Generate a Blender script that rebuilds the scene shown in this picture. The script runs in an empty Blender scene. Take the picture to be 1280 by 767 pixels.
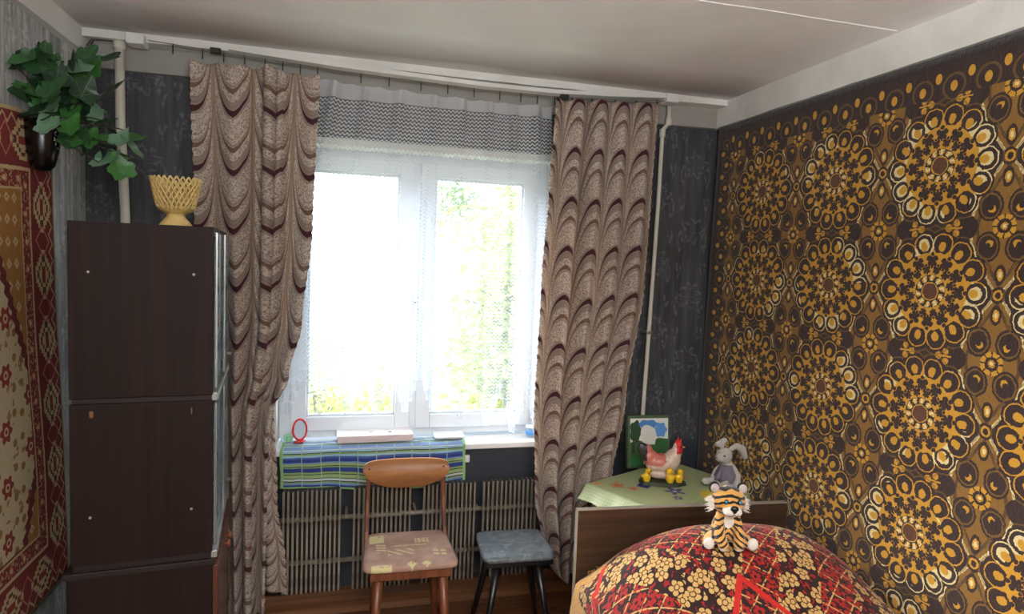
import bpy, bmesh, math, random
from mathutils import Vector, Matrix, Euler, noise as mnoise
random.seed(7)
PI = math.pi
S = bpy.context.scene
COL = S.collection

# ------------------------------------------------------------------ camera
def make_camera():
    yaw, pit, rol = 0.262, 0.0712, 0.0375
    cy, sy, cp, sp, cr, sr = math.cos(yaw), math.sin(yaw), math.cos(pit), math.sin(pit), math.cos(rol), math.sin(rol)
    B = Matrix(((1, 0, 0), (0, 0, -1), (0, 1, 0)))
    Rz = Matrix(((cy, -sy, 0), (sy, cy, 0), (0, 0, 1)))
    Rx = Matrix(((1, 0, 0), (0, cp, -sp), (0, sp, cp)))
    Rr = Matrix(((cr, -sr, 0), (sr, cr, 0), (0, 0, 1)))
    R = Rr @ Rx @ B @ Rz                       # world -> (right, down, forward)
    r, d, f = R[0], R[1], R[2]
    M = Matrix(((r[0], -d[0], -f[0]), (r[1], -d[1], -f[1]), (r[2], -d[2], -f[2])))
    cam = bpy.data.cameras.new('camera')
    cam.sensor_width = 36.0
    cam.lens = 815.0 / 1280.0 * 36.0
    cam.clip_start = 0.05
    o = bpy.data.objects.new('camera', cam)
    o.matrix_world = Matrix.Translation((0, -3.1, 1.68)) @ M.to_4x4()
    COL.objects.link(o)
    S.camera = o
make_camera()

# ------------------------------------------------------------------ sky, sun, exposure
W = bpy.data.worlds.new('sky')
S.world = W
W.use_nodes = True
_bg = W.node_tree.nodes['Background']
_bg.inputs[0].default_value = (0.62, 0.81, 1.0, 1)
_bg.inputs[1].default_value = 1.7
S.view_settings.view_transform = 'Standard'
S.view_settings.look = 'None'
S.view_settings.exposure = 1.5
S.view_settings.gamma = 1.0
S.view_settings.use_curve_mapping = False
S.cycles.max_bounces = 10
S.cycles.diffuse_bounces = 5
S.cycles.transparent_max_bounces = 16
S.cycles.use_denoising = True

def area_light(name, loc, rot, sx, sy, power, color):
    l = bpy.data.lights.new(name, 'AREA')
    l.shape = 'RECTANGLE'; l.size = sx; l.size_y = sy; l.energy = power; l.color = color
    o = bpy.data.objects.new(name, l)
    o.location = loc; o.rotation_euler = rot
    COL.objects.link(o)
    return o
sun = bpy.data.lights.new('sun', 'SUN'); sun.energy = 8.0; sun.angle = math.radians(34); sun.color = (1.0, 0.97, 0.92)
so = bpy.data.objects.new('sun', sun); COL.objects.link(so)
so.rotation_euler = Vector((-0.95, 1.0, 0.55)).to_track_quat('Z', 'Y').to_euler()
# added fill light behind the camera, aimed up at the ceiling; no fixture modelled
area_light('added_fill_light', (0.3, -3.9, 1.75), (math.radians(180), 0, 0), 1.0, 0.6, 80, (1.0, 0.98, 0.98))

# ------------------------------------------------------------------ node expression compiler
def srgb(r, g, b):
    def f(c):
        c = c / 255.0
        return c / 12.92 if c <= 0.04045 else ((c + 0.055) / 1.055) ** 2.4
    return (f(r), f(g), f(b), 1.0)

class X:
    """a float socket with arithmetic"""
    def __init__(s, nt, sock): s.nt, s.sock = nt, sock
    def m(s, op, *a):
        n = s.nt.nodes.new('ShaderNodeMath'); n.operation = op
        for i, v in enumerate((s,) + a):
            if isinstance(v, X): s.nt.links.new(v.sock, n.inputs[i])
            else: n.inputs[i].default_value = float(v)
        return X(s.nt, n.outputs[0])
    def lift(s, v):
        n = s.nt.nodes.new('ShaderNodeValue'); n.outputs[0].default_value = float(v)
        return X(s.nt, n.outputs[0])
    def __add__(s, o): return s.m('ADD', o)
    __radd__ = __add__
    def __mul__(s, o): return s.m('MULTIPLY', o)
    __rmul__ = __mul__
    def __sub__(s, o): return s.m('SUBTRACT', o)
    def __rsub__(s, o): return (s * -1.0) + o
    def __truediv__(s, o): return s.m('DIVIDE', o)
    def __neg__(s): return s * -1.0
    def abs(s): return s.m('ABSOLUTE')
    def sin(s): return s.m('SINE')
    def cos(s): return s.m('COSINE')
    def fract(s): return s.m('FRACT')
    def floor(s): return s.m('FLOOR')
    def sqrt(s): return s.m('SQRT')
    def pow(s, e): return s.m('POWER', e)
    def min(s, o): return s.m('MINIMUM', o)
    def max(s, o): return s.m('MAXIMUM', o)
    def atan2(s, o): return s.m('ARCTAN2', o)
    def lt(s, o): return s.m('LESS_THAN', o)
    def gt(s, o): return s.m('GREATER_THAN', o)
    def ping(s, o): return s.m('PINGPONG', o)
    def wrap(s, p):          # to [-p/2, p/2]
        return ((s / p + 0.5).fract() - 0.5) * p
    def soft(s, a, b):       # 0..1 ramp from a to b
        n = s.nt.nodes.new('ShaderNodeMapRange')
        s.nt.links.new(s.sock, n.inputs[0])
        n.inputs[1].default_value = a; n.inputs[2].default_value = b
        return X(s.nt, n.outputs[0])

def hyp(a, b): return (a * a + b * b).sqrt()

class T:
    """material builder"""
    def __init__(s, name):
        s.mat = bpy.data.materials.new(name); s.mat.use_nodes = True
        s.nt = s.mat.node_tree
        s.b = s.nt.nodes['Principled BSDF']
        s.out = s.nt.nodes['Material Output']
        s.tc = s.nt.nodes.new('ShaderNodeTexCoord')
    def link(s, a, b): s.nt.links.new(a, b)
    def xyz(s, which='Object'):
        n = s.nt.nodes.new('ShaderNodeSeparateXYZ'); s.link(s.tc.outputs[which], n.inputs[0])
        return [X(s.nt, n.outputs[i]) for i in range(3)]
    def vec(s, x, y, z=0.0):
        n = s.nt.nodes.new('ShaderNodeCombineXYZ')
        for i, v in enumerate((x, y, z)):
            if isinstance(v, X): s.link(v.sock, n.inputs[i])
            else: n.inputs[i].default_value = v
        return n.outputs[0]
    def noise(s, scale, detail=2.0, rough=0.5, vec=None, which='Object', dist=0.0):
        n = s.nt.nodes.new('ShaderNodeTexNoise')
        n.inputs['Scale'].default_value = scale; n.inputs['Detail'].default_value = detail
        n.inputs['Roughness'].default_value = rough; n.inputs['Distortion'].default_value = dist
        s.link(vec if vec is not None else s.tc.outputs[which], n.inputs['Vector'])
        return X(s.nt, n.outputs[0])
    def voro(s, scale, vec=None, which='Object', feature='F1', rand=1.0):
        n = s.nt.nodes.new('ShaderNodeTexVoronoi'); n.feature = feature
        n.inputs['Scale'].default_value = scale; n.inputs['Randomness'].default_value = rand
        s.link(vec if vec is not None else s.tc.outputs[which], n.inputs['Vector'])
        return n
    def mix(s, fac, a, b):
        n = s.nt.nodes.new('ShaderNodeMix'); n.data_type = 'RGBA'
        if isinstance(fac, X): s.link(fac.sock, n.inputs[0])
        else: n.inputs[0].default_value = fac
        for v, i in ((a, 6), (b, 7)):
            if isinstance(v, (tuple, list)): n.inputs[i].default_value = v
            else: s.link(v, n.inputs[i])
        return n.outputs[2]
    def layers(s, base, *ls):
        c = base
        for fac, col in ls: c = s.mix(fac, c, col)
        return c
    def color(s, c):
        if isinstance(c, (tuple, list)): s.b.inputs['Base Color'].default_value = c
        else: s.link(c, s.b.inputs['Base Color'])
        return s
    def rough(s, v):
        if isinstance(v, X): s.link(v.sock, s.b.inputs['Roughness'])
        else: s.b.inputs['Roughness'].default_value = v
        return s
    def set(s, **k):
        for a, v in k.items(): s.b.inputs[a.replace('_', ' ')].default_value = v
        return s
    def bump(s, h, strength=0.4, dist=0.003):
        n = s.nt.nodes.new('ShaderNodeBump')
        n.inputs['Strength'].default_value = strength; n.inputs['Distance'].default_value = dist
        s.link(h.sock, n.inputs['Height']); s.link(n.outputs[0], s.b.inputs['Normal'])
        return s
    def translucent(s, col, fac):
        t = s.nt.nodes.new('ShaderNodeBsdfTranslucent'); mx = s.nt.nodes.new('ShaderNodeMixShader')
        if isinstance(col, (tuple, list)): t.inputs[0].default_value = col
        else: s.link(col, t.inputs[0])
        mx.inputs[0].default_value = fac
        s.link(s.b.outputs[0], mx.inputs[1]); s.link(t.outputs[0], mx.inputs[2])
        s.link(mx.outputs[0], s.out.inputs[0]); s.last = mx.outputs[0]
        return s
    def alpha(s, a):
        t = s.nt.nodes.new('ShaderNodeBsdfTransparent'); mx = s.nt.nodes.new('ShaderNodeMixShader')
        if isinstance(a, X): s.link(a.sock, mx.inputs[0])
        else: mx.inputs[0].default_value = a
        src = getattr(s, 'last', s.b.outputs[0])
        s.link(t.outputs[0], mx.inputs[1]); s.link(src, mx.inputs[2]); s.link(mx.outputs[0], s.out.inputs[0])
        return s

def plain(name, col, rough=0.6, metal=0.0, vary=0.08, scale=30.0, bump=0.0, **k):
    t = T(name)
    n = t.noise(scale, 3)
    d = tuple(c * (1 - vary) for c in col[:3]) + (1,)
    l = tuple(min(1, c * (1 + vary)) for c in col[:3]) + (1,)
    t.color(t.mix(n, d, l)).rough(rough).set(Metallic=metal, **k)
    if bump: t.bump(n, bump)
    return t.mat

def wood(name, dark, light, axis='z', rough=0.45, scale=1.0):
    t = T(name); x, y, z = t.xyz()
    s = {'x': (1.2, 40, 40), 'y': (40, 1.2, 40), 'z': (40, 40, 1.2)}[axis]
    v = t.vec(x * (s[0] * scale), y * (s[1] * scale), z * (s[2] * scale))
    n = t.noise(1.0, 5, 0.6, vec=v, dist=0.3)
    n2 = t.noise(3.0, 2, 0.5)
    f = (n.soft(0.35, 0.68) * 0.8 + n2 * 0.2)
    t.color(t.mix(f, dark, light)).rough(rough)
    t.bump(n, 0.15, 0.001)
    return t.mat

# ------------------------------------------------------------------ mesh helpers
def link(o, parent=None):
    COL.objects.link(o)
    if parent is not None: o.parent = parent
    return o

def mesh(name, V, F, mat=None, parent=None, smooth=False, uv=None, mats=None, fm=None):
    me = bpy.data.meshes.new(name)
    me.from_pydata([tuple(v) for v in V], [], F)
    if uv is not None:
        l = me.uv_layers.new(name='UVMap')
        flat = []
        for p in me.polygons:
            for vi in p.vertices: flat += [uv[vi][0], uv[vi][1]]
        l.data.foreach_set('uv', flat)
    for m in (mats or ([mat] if mat else [])): me.materials.append(m)
    if fm: me.polygons.foreach_set('material_index', fm)
    if smooth: me.polygons.foreach_set('use_smooth', [True] * len(me.polygons))
    me.update()
    return link(bpy.data.objects.new(name, me), parent)

class MB:
    """collects shapes into one mesh"""
    def __init__(s): s.V, s.F = [], []
    def add(s, V, F):
        b = len(s.V); s.V += [tuple(v) for v in V]; s.F += [[b + i for i in f] for f in F]; return s
    def box(s, a, b, M=None):
        x0, y0, z0 = a; x1, y1, z1 = b
        V = [Vector(p) for p in ((x0, y0, z0), (x1, y0, z0), (x1, y1, z0), (x0, y1, z0), (x0, y0, z1), (x1, y0, z1), (x1, y1, z1), (x0, y1, z1))]
        if M: V = [M @ v for v in V]
        return s.add(V, [(0, 3, 2, 1), (4, 5, 6, 7), (0, 1, 5, 4), (1, 2, 6, 5), (2, 3, 7, 6), (3, 0, 4, 7)])
    def tube(s, pts, rad, n=8, caps=True):
        P = [Vector(p) for p in pts]; V, F = [], []
        for i, p in enumerate(P):
            t = (P[min(i + 1, len(P) - 1)] - P[max(i - 1, 0)]).normalized()
            u = t.orthogonal() if i == 0 else (u - t * u.dot(t))
            u.normalize(); w = t.cross(u)
            r = rad[i] if isinstance(rad, (list, tuple)) else rad
            for k in range(n):
                a = 2 * PI * k / n; V.append(p + (u * math.cos(a) + w * math.sin(a)) * r)
        for i in range(len(P) - 1):
            for k in range(n):
                k2 = (k + 1) % n; F.append((i * n + k, i * n + k2, (i + 1) * n + k2, (i + 1) * n + k))
        if caps: F.append(tuple(range(n - 1, -1, -1))); F.append(tuple((len(P) - 1) * n + k for k in range(n)))
        return s.add(V, F)
    def lathe(s, prof, n=24, M=None, wob=0.0, wn=0):
        V, F = [], []
        for r, z in prof:
            for k in range(n):
                a = 2 * PI * k / n; rr = r * (1 + wob * math.cos(wn * a))
                v = Vector((rr * math.cos(a), rr * math.sin(a), z)); V.append(M @ v if M else v)
        for i in range(len(prof) - 1):
            for k in range(n):
                k2 = (k + 1) % n; F.append((i * n + k, i * n + k2, (i + 1) * n + k2, (i + 1) * n + k))
        if prof[0][0] > 1e-6: F.append(tuple(range(n - 1, -1, -1)))
        if prof[-1][0] > 1e-6: F.append(tuple((len(prof) - 1) * n + k for k in range(n)))
        return s.add(V, F)
    def sphere(s, c, r, n=12, m=8, M=None):
        if not isinstance(r, (tuple, list)): r = (r, r, r)
        V, F = [], []
        for i in range(m + 1):
            th = PI * i / m
            for k in range(n):
                a = 2 * PI * k / n
                v = Vector((r[0] * math.sin(th) * math.cos(a), r[1] * math.sin(th) * math.sin(a), -r[2] * math.cos(th)))
                if M: v = M @ v
                V.append(v + Vector(c))
        for i in range(m):
            for k in range(n):
                k2 = (k + 1) % n; F.append((i * n + k, i * n + k2, (i + 1) * n + k2, (i + 1) * n + k))
        return s.add(V, F)
    def prism(s, poly, d, M=None):
        """poly: 2-D outline in the xz plane, extruded along y from 0 to d"""
        n = len(poly)
        V = [Vector((p[0], 0, p[1])) for p in poly] + [Vector((p[0], d, p[1])) for p in poly]
        if M: V = [M @ v for v in V]
        F = [tuple(range(n)), tuple(range(2 * n - 1, n - 1, -1))]
        for i in range(n): j = (i + 1) % n; F.append((i, i + n, j + n, j))
        return s.add(V, F)
    def out(s, name, mat, parent=None, smooth=False, bevel=0.0, weld=False, seg=2):
        o = mesh(name, s.V, s.F, mat, parent, smooth)
        if weld or smooth:
            bm = bmesh.new(); bm.from_mesh(o.data)
            bmesh.ops.remove_doubles(bm, verts=bm.verts, dist=1e-5)
            bmesh.ops.recalc_face_normals(bm, faces=bm.faces)
            bm.to_mesh(o.data); bm.free()
        if bevel:
            md = o.modifiers.new('bevel', 'BEVEL'); md.width = bevel; md.segments = seg; md.limit_method = 'ANGLE'
        return o

def grid(name, fn, nu, nv, mat, parent=None, smooth=True, thick=0.0, uvf=None):
    V, UV, F = [], [], []
    for j in range(nv + 1):
        for i in range(nu + 1):
            u, v = i / nu, j / nv
            V.append(fn(u, v)); UV.append(uvf(u, v) if uvf else (u, v))
    for j in range(nv):
        for i in range(nu):
            a = j * (nu + 1) + i; F.append((a, a + 1, a + nu + 2, a + nu + 1))
    o = mesh(name, V, F, mat, parent, smooth, uv=UV)
    if thick:
        md = o.modifiers.new('solid', 'SOLIDIFY'); md.thickness = thick; md.offset = 0
    return o

def thing(name, label, cat, loc=(0, 0, 0), rz=0.0, group=None):
    o = bpy.data.objects.new(name, None); o.empty_display_size = 0.05
    o.location = loc; o.rotation_euler = (0, 0, rz); COL.objects.link(o)
    return tag(o, label, cat, group)
def tag(o, label, cat, group=None):
    o['label'] = label; o['category'] = cat
    if group: o['group'] = group
    return o
def struct(o):
    o['kind'] = 'structure'; return o
def stuff(o):
    o['kind'] = 'stuff'; return o

def blob(name, balls, mat, parent, voxel=0.004, smooth=6, sub=0):
    """one continuous surface from overlapping ellipsoids: (centre, radii, euler) or capsule chains"""
    mb = MB()
    for b in balls:
        if b[0] == 'cap':
            _, pts, rad = b
            P = [Vector(p) for p in pts]; fine, fr = [], []
            for i in range(len(P) - 1):
                for k in range(6):
                    t = k / 6; fine.append(P[i].lerp(P[i + 1], t)); fr.append(rad[i] * (1 - t) + rad[i + 1] * t)
            fine.append(P[-1]); fr.append(rad[-1])
            for p, r in zip(fine, fr): mb.sphere(p, r, 10, 6)
        else:
            c, r = b[0], b[1]
            M = Euler([math.radians(a) for a in b[2]]).to_matrix() if len(b) > 2 else None
            mb.sphere(c, r, 16, 10, M)
    o = mesh(name, mb.V, mb.F, mat, parent, True)
    md = o.modifiers.new('r', 'REMESH'); md.mode = 'VOXEL'; md.voxel_size = voxel; md.use_smooth_shade = True
    md = o.modifiers.new('s', 'SMOOTH'); md.factor = 0.6; md.iterations = smooth
    dg = bpy.context.evaluated_depsgraph_get(); dg.update()
    me = bpy.data.meshes.new_from_object(o.evaluated_get(dg))
    old = o.data; o.modifiers.clear(); o.data = me; bpy.data.meshes.remove(old); me.name = name
    return o

# ------------------------------------------------------------------ shared materials
def wallpaper(name, dark, light, streak):
    t = T(name); x, y, z = t.xyz()
    # vertical rubbed streaks plus a damask of rosettes
    st = t.noise(1.0, 4, 0.6, vec=t.vec(x * 26, y * 26, z * 2.2)).soft(0.38, 0.66)
    h = x + y
    a = h.wrap(0.20); b = (z + ((h / 0.20 + 0.5).floor() * 0.17)).wrap(0.34)
    r = hyp(a, b); th = a.atan2(b)
    ros = ((th * 8).sin() * 0.012 + r - 0.055).abs().lt(0.009).max(((th * 6).cos() * 0.02 + r - 0.03).abs().lt(0.006))
    ros = ros.max(((a.abs() - 0.07).abs() + (b * 30).sin() * 0.012).abs().lt(0.006))
    br = t.noise(45, 3).soft(0.42, 0.6)
    f = (st * streak + ros * br * 0.55 + t.noise(120, 2) * 0.18).min(1.0)
    t.color(t.mix(f, dark, light)).rough(0.62).bump(f, 0.3, 0.0015)
    return t.mat
M_wallN = wallpaper('wallpaper_dark', srgb(36, 38, 42), srgb(104, 106, 110), 0.35)
M_wallW = wallpaper('wallpaper_grey', srgb(122, 126, 126), srgb(206, 208, 206), 0.9)
def whitewash(name, a, b):
    t = T(name); n = t.noise(2.2, 5, 0.6); m = t.noise(60, 3)
    t.color(t.mix(n.soft(0.3, 0.7), a, b)).rough(0.9).bump(m + n * 3, 0.35, 0.002)
    return t.mat
def ceiling_mat():
    t = T('ceiling_whitewash'); x, y, z = t.xyz()
    n = t.noise(2.2, 5, 0.6); m = t.noise(60, 3)
    c = t.mix(n.soft(.3, .7), srgb(224, 222, 220), srgb(238, 237, 235))
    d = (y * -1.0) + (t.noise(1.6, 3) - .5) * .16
    brown_band = d.soft(.12, .20) * (1.0 - d.soft(.20, .52))  # uneven brown band across the ceiling near the window wall
    c = t.mix(brown_band * .62, c, srgb(116, 98, 88))
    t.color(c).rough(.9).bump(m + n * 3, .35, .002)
    return t.mat
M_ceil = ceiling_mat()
M_plaster = whitewash('ceiling_whitewash', srgb(206, 204, 200), srgb(224, 223, 219))
M_beam = whitewash('beam_whitewash', srgb(196, 196, 190), srgb(226, 226, 222))
M_underwin = plain('dark_blue_grey_paint', srgb(50, 54, 62), 0.5, vary=0.25, scale=9, bump=0.3)
M_pvc = plain('white_window_plastic', srgb(225, 230, 236), 0.35, vary=0.02)
M_sill = plain('white_sill_plastic', srgb(236, 236, 236), 0.3, vary=0.02)
M_pipe = plain('cream_pipe_paint', srgb(200, 197, 184), 0.45, vary=0.08, scale=12, bump=0.2)
M_metal = plain('nickel_metal', srgb(190, 188, 180), 0.3, 1.0)
M_darkmetal = plain('dark_metal', srgb(60, 58, 56), 0.5, 0.8)
M_black = plain('black_plastic', srgb(14, 14, 15), 0.35)
M_string = plain('curtain_wire', srgb(120, 112, 100), 0.6)

# ------------------------------------------------------------------ room shell
XL, XR, YB, ZC = -1.02, 1.92, -5.2, 2.53
WX0, WX1, WZ0, WZ1 = -0.275, 1.045, 0.75, 2.20
def slab(name, a, b, mat, bevel=0.0, parent=None):
    return MB().box(a, b).out(name, mat, parent, bevel=bevel)

M_floorbase = plain('floor_subfloor', srgb(60, 40, 26), 0.7)
fl = struct(slab('floor', (XL - .2, YB - .2, -0.14), (XR + .2, 0.3, -0.012), M_floorbase))
M_plank = wood('floor_board_wood', srgb(58, 30, 18), srgb(120, 76, 44), 'x', 0.4)
pl = MB().box((0, 0, -0.012), (0.297, 0.067, 0.0)).out('plank', M_plank, fl, bevel=0.0015, seg=1)
me_pl = pl.data; first = True
for r in range(17):
    y = -0.04 - 0.07 * (r + 1)
    for c in range(11):
        x = XL + 0.3 * c - (0.15 if r % 2 else 0) + 0.02
        if x < XL or x + .3 > XR: continue
        if first: o = pl; first = False
        else:
            o = pl.copy(); link(o)
        o.location = (x, y, random.uniform(-0.001, 0.001))
rest = MB()
for r in range(17, 73):
    for c in range(10):
        x = XL + 0.3 * c - (0.15 if r % 2 else 0) + 0.02
        if x < XL or x + .3 > XR: continue
        y = -0.04 - 0.07 * (r + 1); rest.box((x, y, -0.012), (x + .297, y + .067, 0))
stuff(rest.out('parquet_field', M_plank, fl))

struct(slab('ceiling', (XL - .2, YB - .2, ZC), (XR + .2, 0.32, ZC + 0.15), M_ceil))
cl = bpy.data.objects['ceiling']
# raised plaster line over the joint between the two ceiling slabs
V = []; F = []
for i in range(61):
    x = XL + 0.05 + i * (XR - XL - 0.1) / 60; w = 0.006 + 0.004 * mnoise.noise((x * 9, 0, 0)); y = -1.175 + 0.006 * mnoise.noise((x * 4, 3, 0))
    w *= .6; V += [(x, y - w, ZC + 0.001), (x, y, ZC - 0.0025), (x, y + w, ZC + 0.001)]
for i in range(60):
    a = i * 3; F += [(a, a + 3, a + 4, a + 1), (a + 1, a + 4, a + 5, a + 2)]
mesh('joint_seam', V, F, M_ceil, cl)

struct(slab('wall_left', (XL - .2, YB - .2, -0.14), (XL, 0.32, ZC), M_wallW))
struct(slab('wall_right', (XR, YB - .2, -0.14), (XR + .2, 0.32, ZC), M_wallN))
struct(slab('wall_rear', (XL, YB - .2, -0.14), (XR, YB, ZC), M_wallW))
wb = MB()
wb.box((XL, 0, WZ1), (XR, 0.32, ZC)); wb.box((XL, 0, WZ0), (WX0, 0.32, WZ1)); wb.box((WX1, 0, WZ0), (XR, 0.32, WZ1))
wn = struct(wb.out('wall_window', M_wallN))
wb = MB(); wb.box((XL, 0, -0.14), (XR, 0.32, WZ0))
wb.out('lower_wall', M_underwin, wn)
# white reveals of the window opening
rv = MB()
rv.box((WX0 - .001, 0.002, WZ0), (WX0 + .012, 0.31, WZ1)); rv.box((WX1 - .012, 0.002, WZ0), (WX1 + .001, 0.31, WZ1)); rv.box((WX0, -0.002, WZ1 - .03), (WX1, 0.31, WZ1 + .001))
rv.out('window_reveal', M_beam, wn)

def lumpy(name, x0, x1, ya, yb, za, zb, nx, mat, axis='x'):
    """a beam whose lower/outer arrises wander a little, like hand plastered concrete"""
    V, F = [], []
    for i in range(nx + 1):
        t = x0 + (x1 - x0) * i / nx
        e = 0.006 * mnoise.noise((t * 3, 0, 1)); f = 0.006 * mnoise.noise((t * 2.5, 5, 1)); g = 0.004 * mnoise.noise((t * 11, 2, 0))
        q = [(ya + f, zb), (ya + f + g, za + e), (yb, za + e * .3), (yb, zb)]
        for y, z in q: V.append((t, y, z) if axis == 'x' else (y, t, z))
    for i in range(nx):
        a = i * 4
        for k in range(4): F.append((a + k, a + (k + 1) % 4, a + 4 + (k + 1) % 4, a + 4 + k))
    F += [(3, 2, 1, 0), (nx * 4, nx * 4 + 1, nx * 4 + 2, nx * 4 + 3)]
    return mesh(name, V, F, mat)
struct(lumpy('trim_1', XL, XR, -0.03, 0.0, 2.40, 2.50, 80, plain('grey_plaster_beam', srgb(150, 148, 142), 0.9, vary=0.15, scale=7, bump=0.3)))
struct(lumpy('trim_2', XL, XR, -0.115, 0.0, 2.498, ZC, 80, M_beam))
struct(lumpy('trim_3', YB, 0.0, XR - .03, XR, 2.405, ZC, 120, M_beam, 'y'))
struct(lumpy('trim_4', YB, 0.0, XL + .03, XL, 2.44, ZC, 120, M_beam, 'y'))
M_skirt = wood('skirting_wood', srgb(70, 42, 24), srgb(134, 86, 48), 'x', 0.4)
V = []; prof = [(-0.004, 0.10), (-0.022, 0.095), (-0.024, 0.045), (-0.05, 0.03), (-0.055, 0.0), (0, 0), (0, 0.10)]
struct(MB().prism([(p[0], p[1]) for p in prof], XR - XL - .02, Matrix(((0, 1, 0), (1, 0, 0), (0, 0, 1)))).out('baseboard_window', M_skirt)).location = (XL + .01, 0, 0)

# ------------------------------------------------------------------ window
win = struct(bpy.data.objects.new('window_1', None)); COL.objects.link(win); win.location = (0, 0.12, 0)
def frame(name, x0, x1, z0, z1, w, y0, y1, parent, wt=None, wb_=None, bev=0.004):
    wt = wt or w; wb_ = wb_ or w
    mb = MB()
    mb.box((x0, y0, z0), (x0 + w, y1, z1)); mb.box((x1 - w, y0, z0), (x1, y1, z1))
    mb.box((x0 + w, y0, z0), (x1 - w, y1, z0 + wb_)); mb.box((x0 + w, y0, z1 - wt), (x1 - w, y1, z1))
    return mb.out(name, M_pvc, parent, bevel=bev)
frame('window_frame', -0.262, 1.032, 0.79, 2.185, 0.055, 0.02, 0.08, win)
MB().box((0.335, 0.02, 0.84), (0.405, 0.08, 2.13)).out('mullion', M_pvc, win, bevel=0.003)
gm = T('window_glass'); gm.b.inputs['Roughness'].default_value = 0.02
gm.color((0.9, 0.96, 0.96, 1)).set(Roughness=0.03, Metallic=0.0); gm.alpha(0.06); M_glass = gm.mat
for (a, b) in ((-0.208, 0.352), (0.384, 0.975)):
    s = frame('sash', a, b, 0.825, 2.14, 0.07, 0.0, 0.05, win)
    gx0, gx1, gz0, gz1 = a + .07, b - .07, .895, 2.07
    f2 = MB()
    e = 0.012
    f2.box((gx0, .012, gz0), (gx0 + e, .03, gz1)); f2.box((gx1 - e, .012, gz0), (gx1, .03, gz1)); f2.box((gx0, .012, gz0), (gx1, .03, gz0 + e)); f2.box((gx0, .012, gz1 - e), (gx1, .03, gz1))
    f2.out('glazing_bead', M_pvc, s, bevel=0.004)
    MB().box((gx0, .028, gz0), (gx1, .032, gz1)).out('pane', M_glass, s)
hd = MB(); hd.box((0.358, -.012, 1.42), (0.378, 0.0, 1.49)); hd.box((0.362, -.03, 1.38), (0.374, -.02, 1.47)); hd.box((0.362, -.03, 1.45), (0.374, -.005, 1.465))
hd.out('handle', M_pvc, win, bevel=0.003)

sl = MB().box((-0.33, -0.035, 0.752), (1.12, 0.125, 0.782)).out('window_sill', M_sill, None, bevel=0.006)
sl.location = (0, 0, 0); struct(sl); sl.name = 'trim_5'

# ------------------------------------------------------------------ curtain rail with its wires and clips
def ry(x):
    """rail height along x: it bows down in the middle"""
    pts = [(-0.80, 2.505), (-0.4, 2.482), (0.0, 2.462), (0.6, 2.448), (0.95, 2.450), (1.3, 2.468), (1.58, 2.490)]
    for (a, za), (b, zb) in zip(pts, pts[1:]):
        if x <= b: return za + (zb - za) * (x - a) / (b - a)
    return pts[-1][1]
rail = thing('curtain_rail', 'long pale curtain wire rail under the ceiling above the window', 'curtain rail', (0, 0, 0))
for yy, nm in ((-0.135, 'wire'), (-0.105, 'wire')):
    MB().tube([(x / 20, yy, ry(x / 20)) for x in range(-15, 32)], 0.0018, 5).out(nm, M_string, rail)
rb = MB()
xs = [-0.45 + i * 0.1 for i in range(21)]
for a, b in zip(xs, xs[1:]):
    za, zb = ry(a) + .012, ry(b) + .012
    rb.add([(a, -.15, za), (b, -.15, zb), (b, -.09, zb), (a, -.09, za), (a, -.15, za + .018), (b, -.15, zb + .018), (b, -.09, zb + .018), (a, -.09, za + .018)],
           [(0, 3, 2, 1), (4, 5, 6, 7), (0, 1, 5, 4), (2, 3, 7, 6), (1, 2, 6, 5), (3, 0, 4, 7)])
rb.out('rail_board', M_beam, rail)
for x0 in (-0.795, 1.56):
    z = 2.50
    MB().box((x0 - .03, -.16, z - .022), (x0 + .035, -.08, z + .02)).out('end_bracket', M_beam, rail, bevel=0.004)
clip_me = None
cx = [-0.66, -0.55, -0.47, -0.39, -0.31, -0.24, -0.17, -0.10, 0.08, 0.2, 0.34, 0.46, 0.58, 0.70, 0.80, 0.88, 0.965, 1.05, 1.15, 1.27, 1.38, 1.49]
for x in cx:
    if clip_me is None:
        m = MB(); m.box((-.0025, -.002, -.035), (.0025, .002, 0.0)); m.tube([(0, -.004, 0), (0, 0, .007), (0, .004, 0)], 0.0013, 4)
        o = m.out('hook', M_darkmetal, rail); clip_me = o.data
    else: o = link(bpy.data.objects.new('hook', clip_me), rail)
    o.location = (x, -0.135, ry(x) - .004)
for x in (-0.52, 0.99):
    MB().box((x, -.15, ry(x) - .012), (x + .04, -.125, ry(x) + .01)).out('glider_stop', M_darkmetal, rail, bevel=.002)

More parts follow.
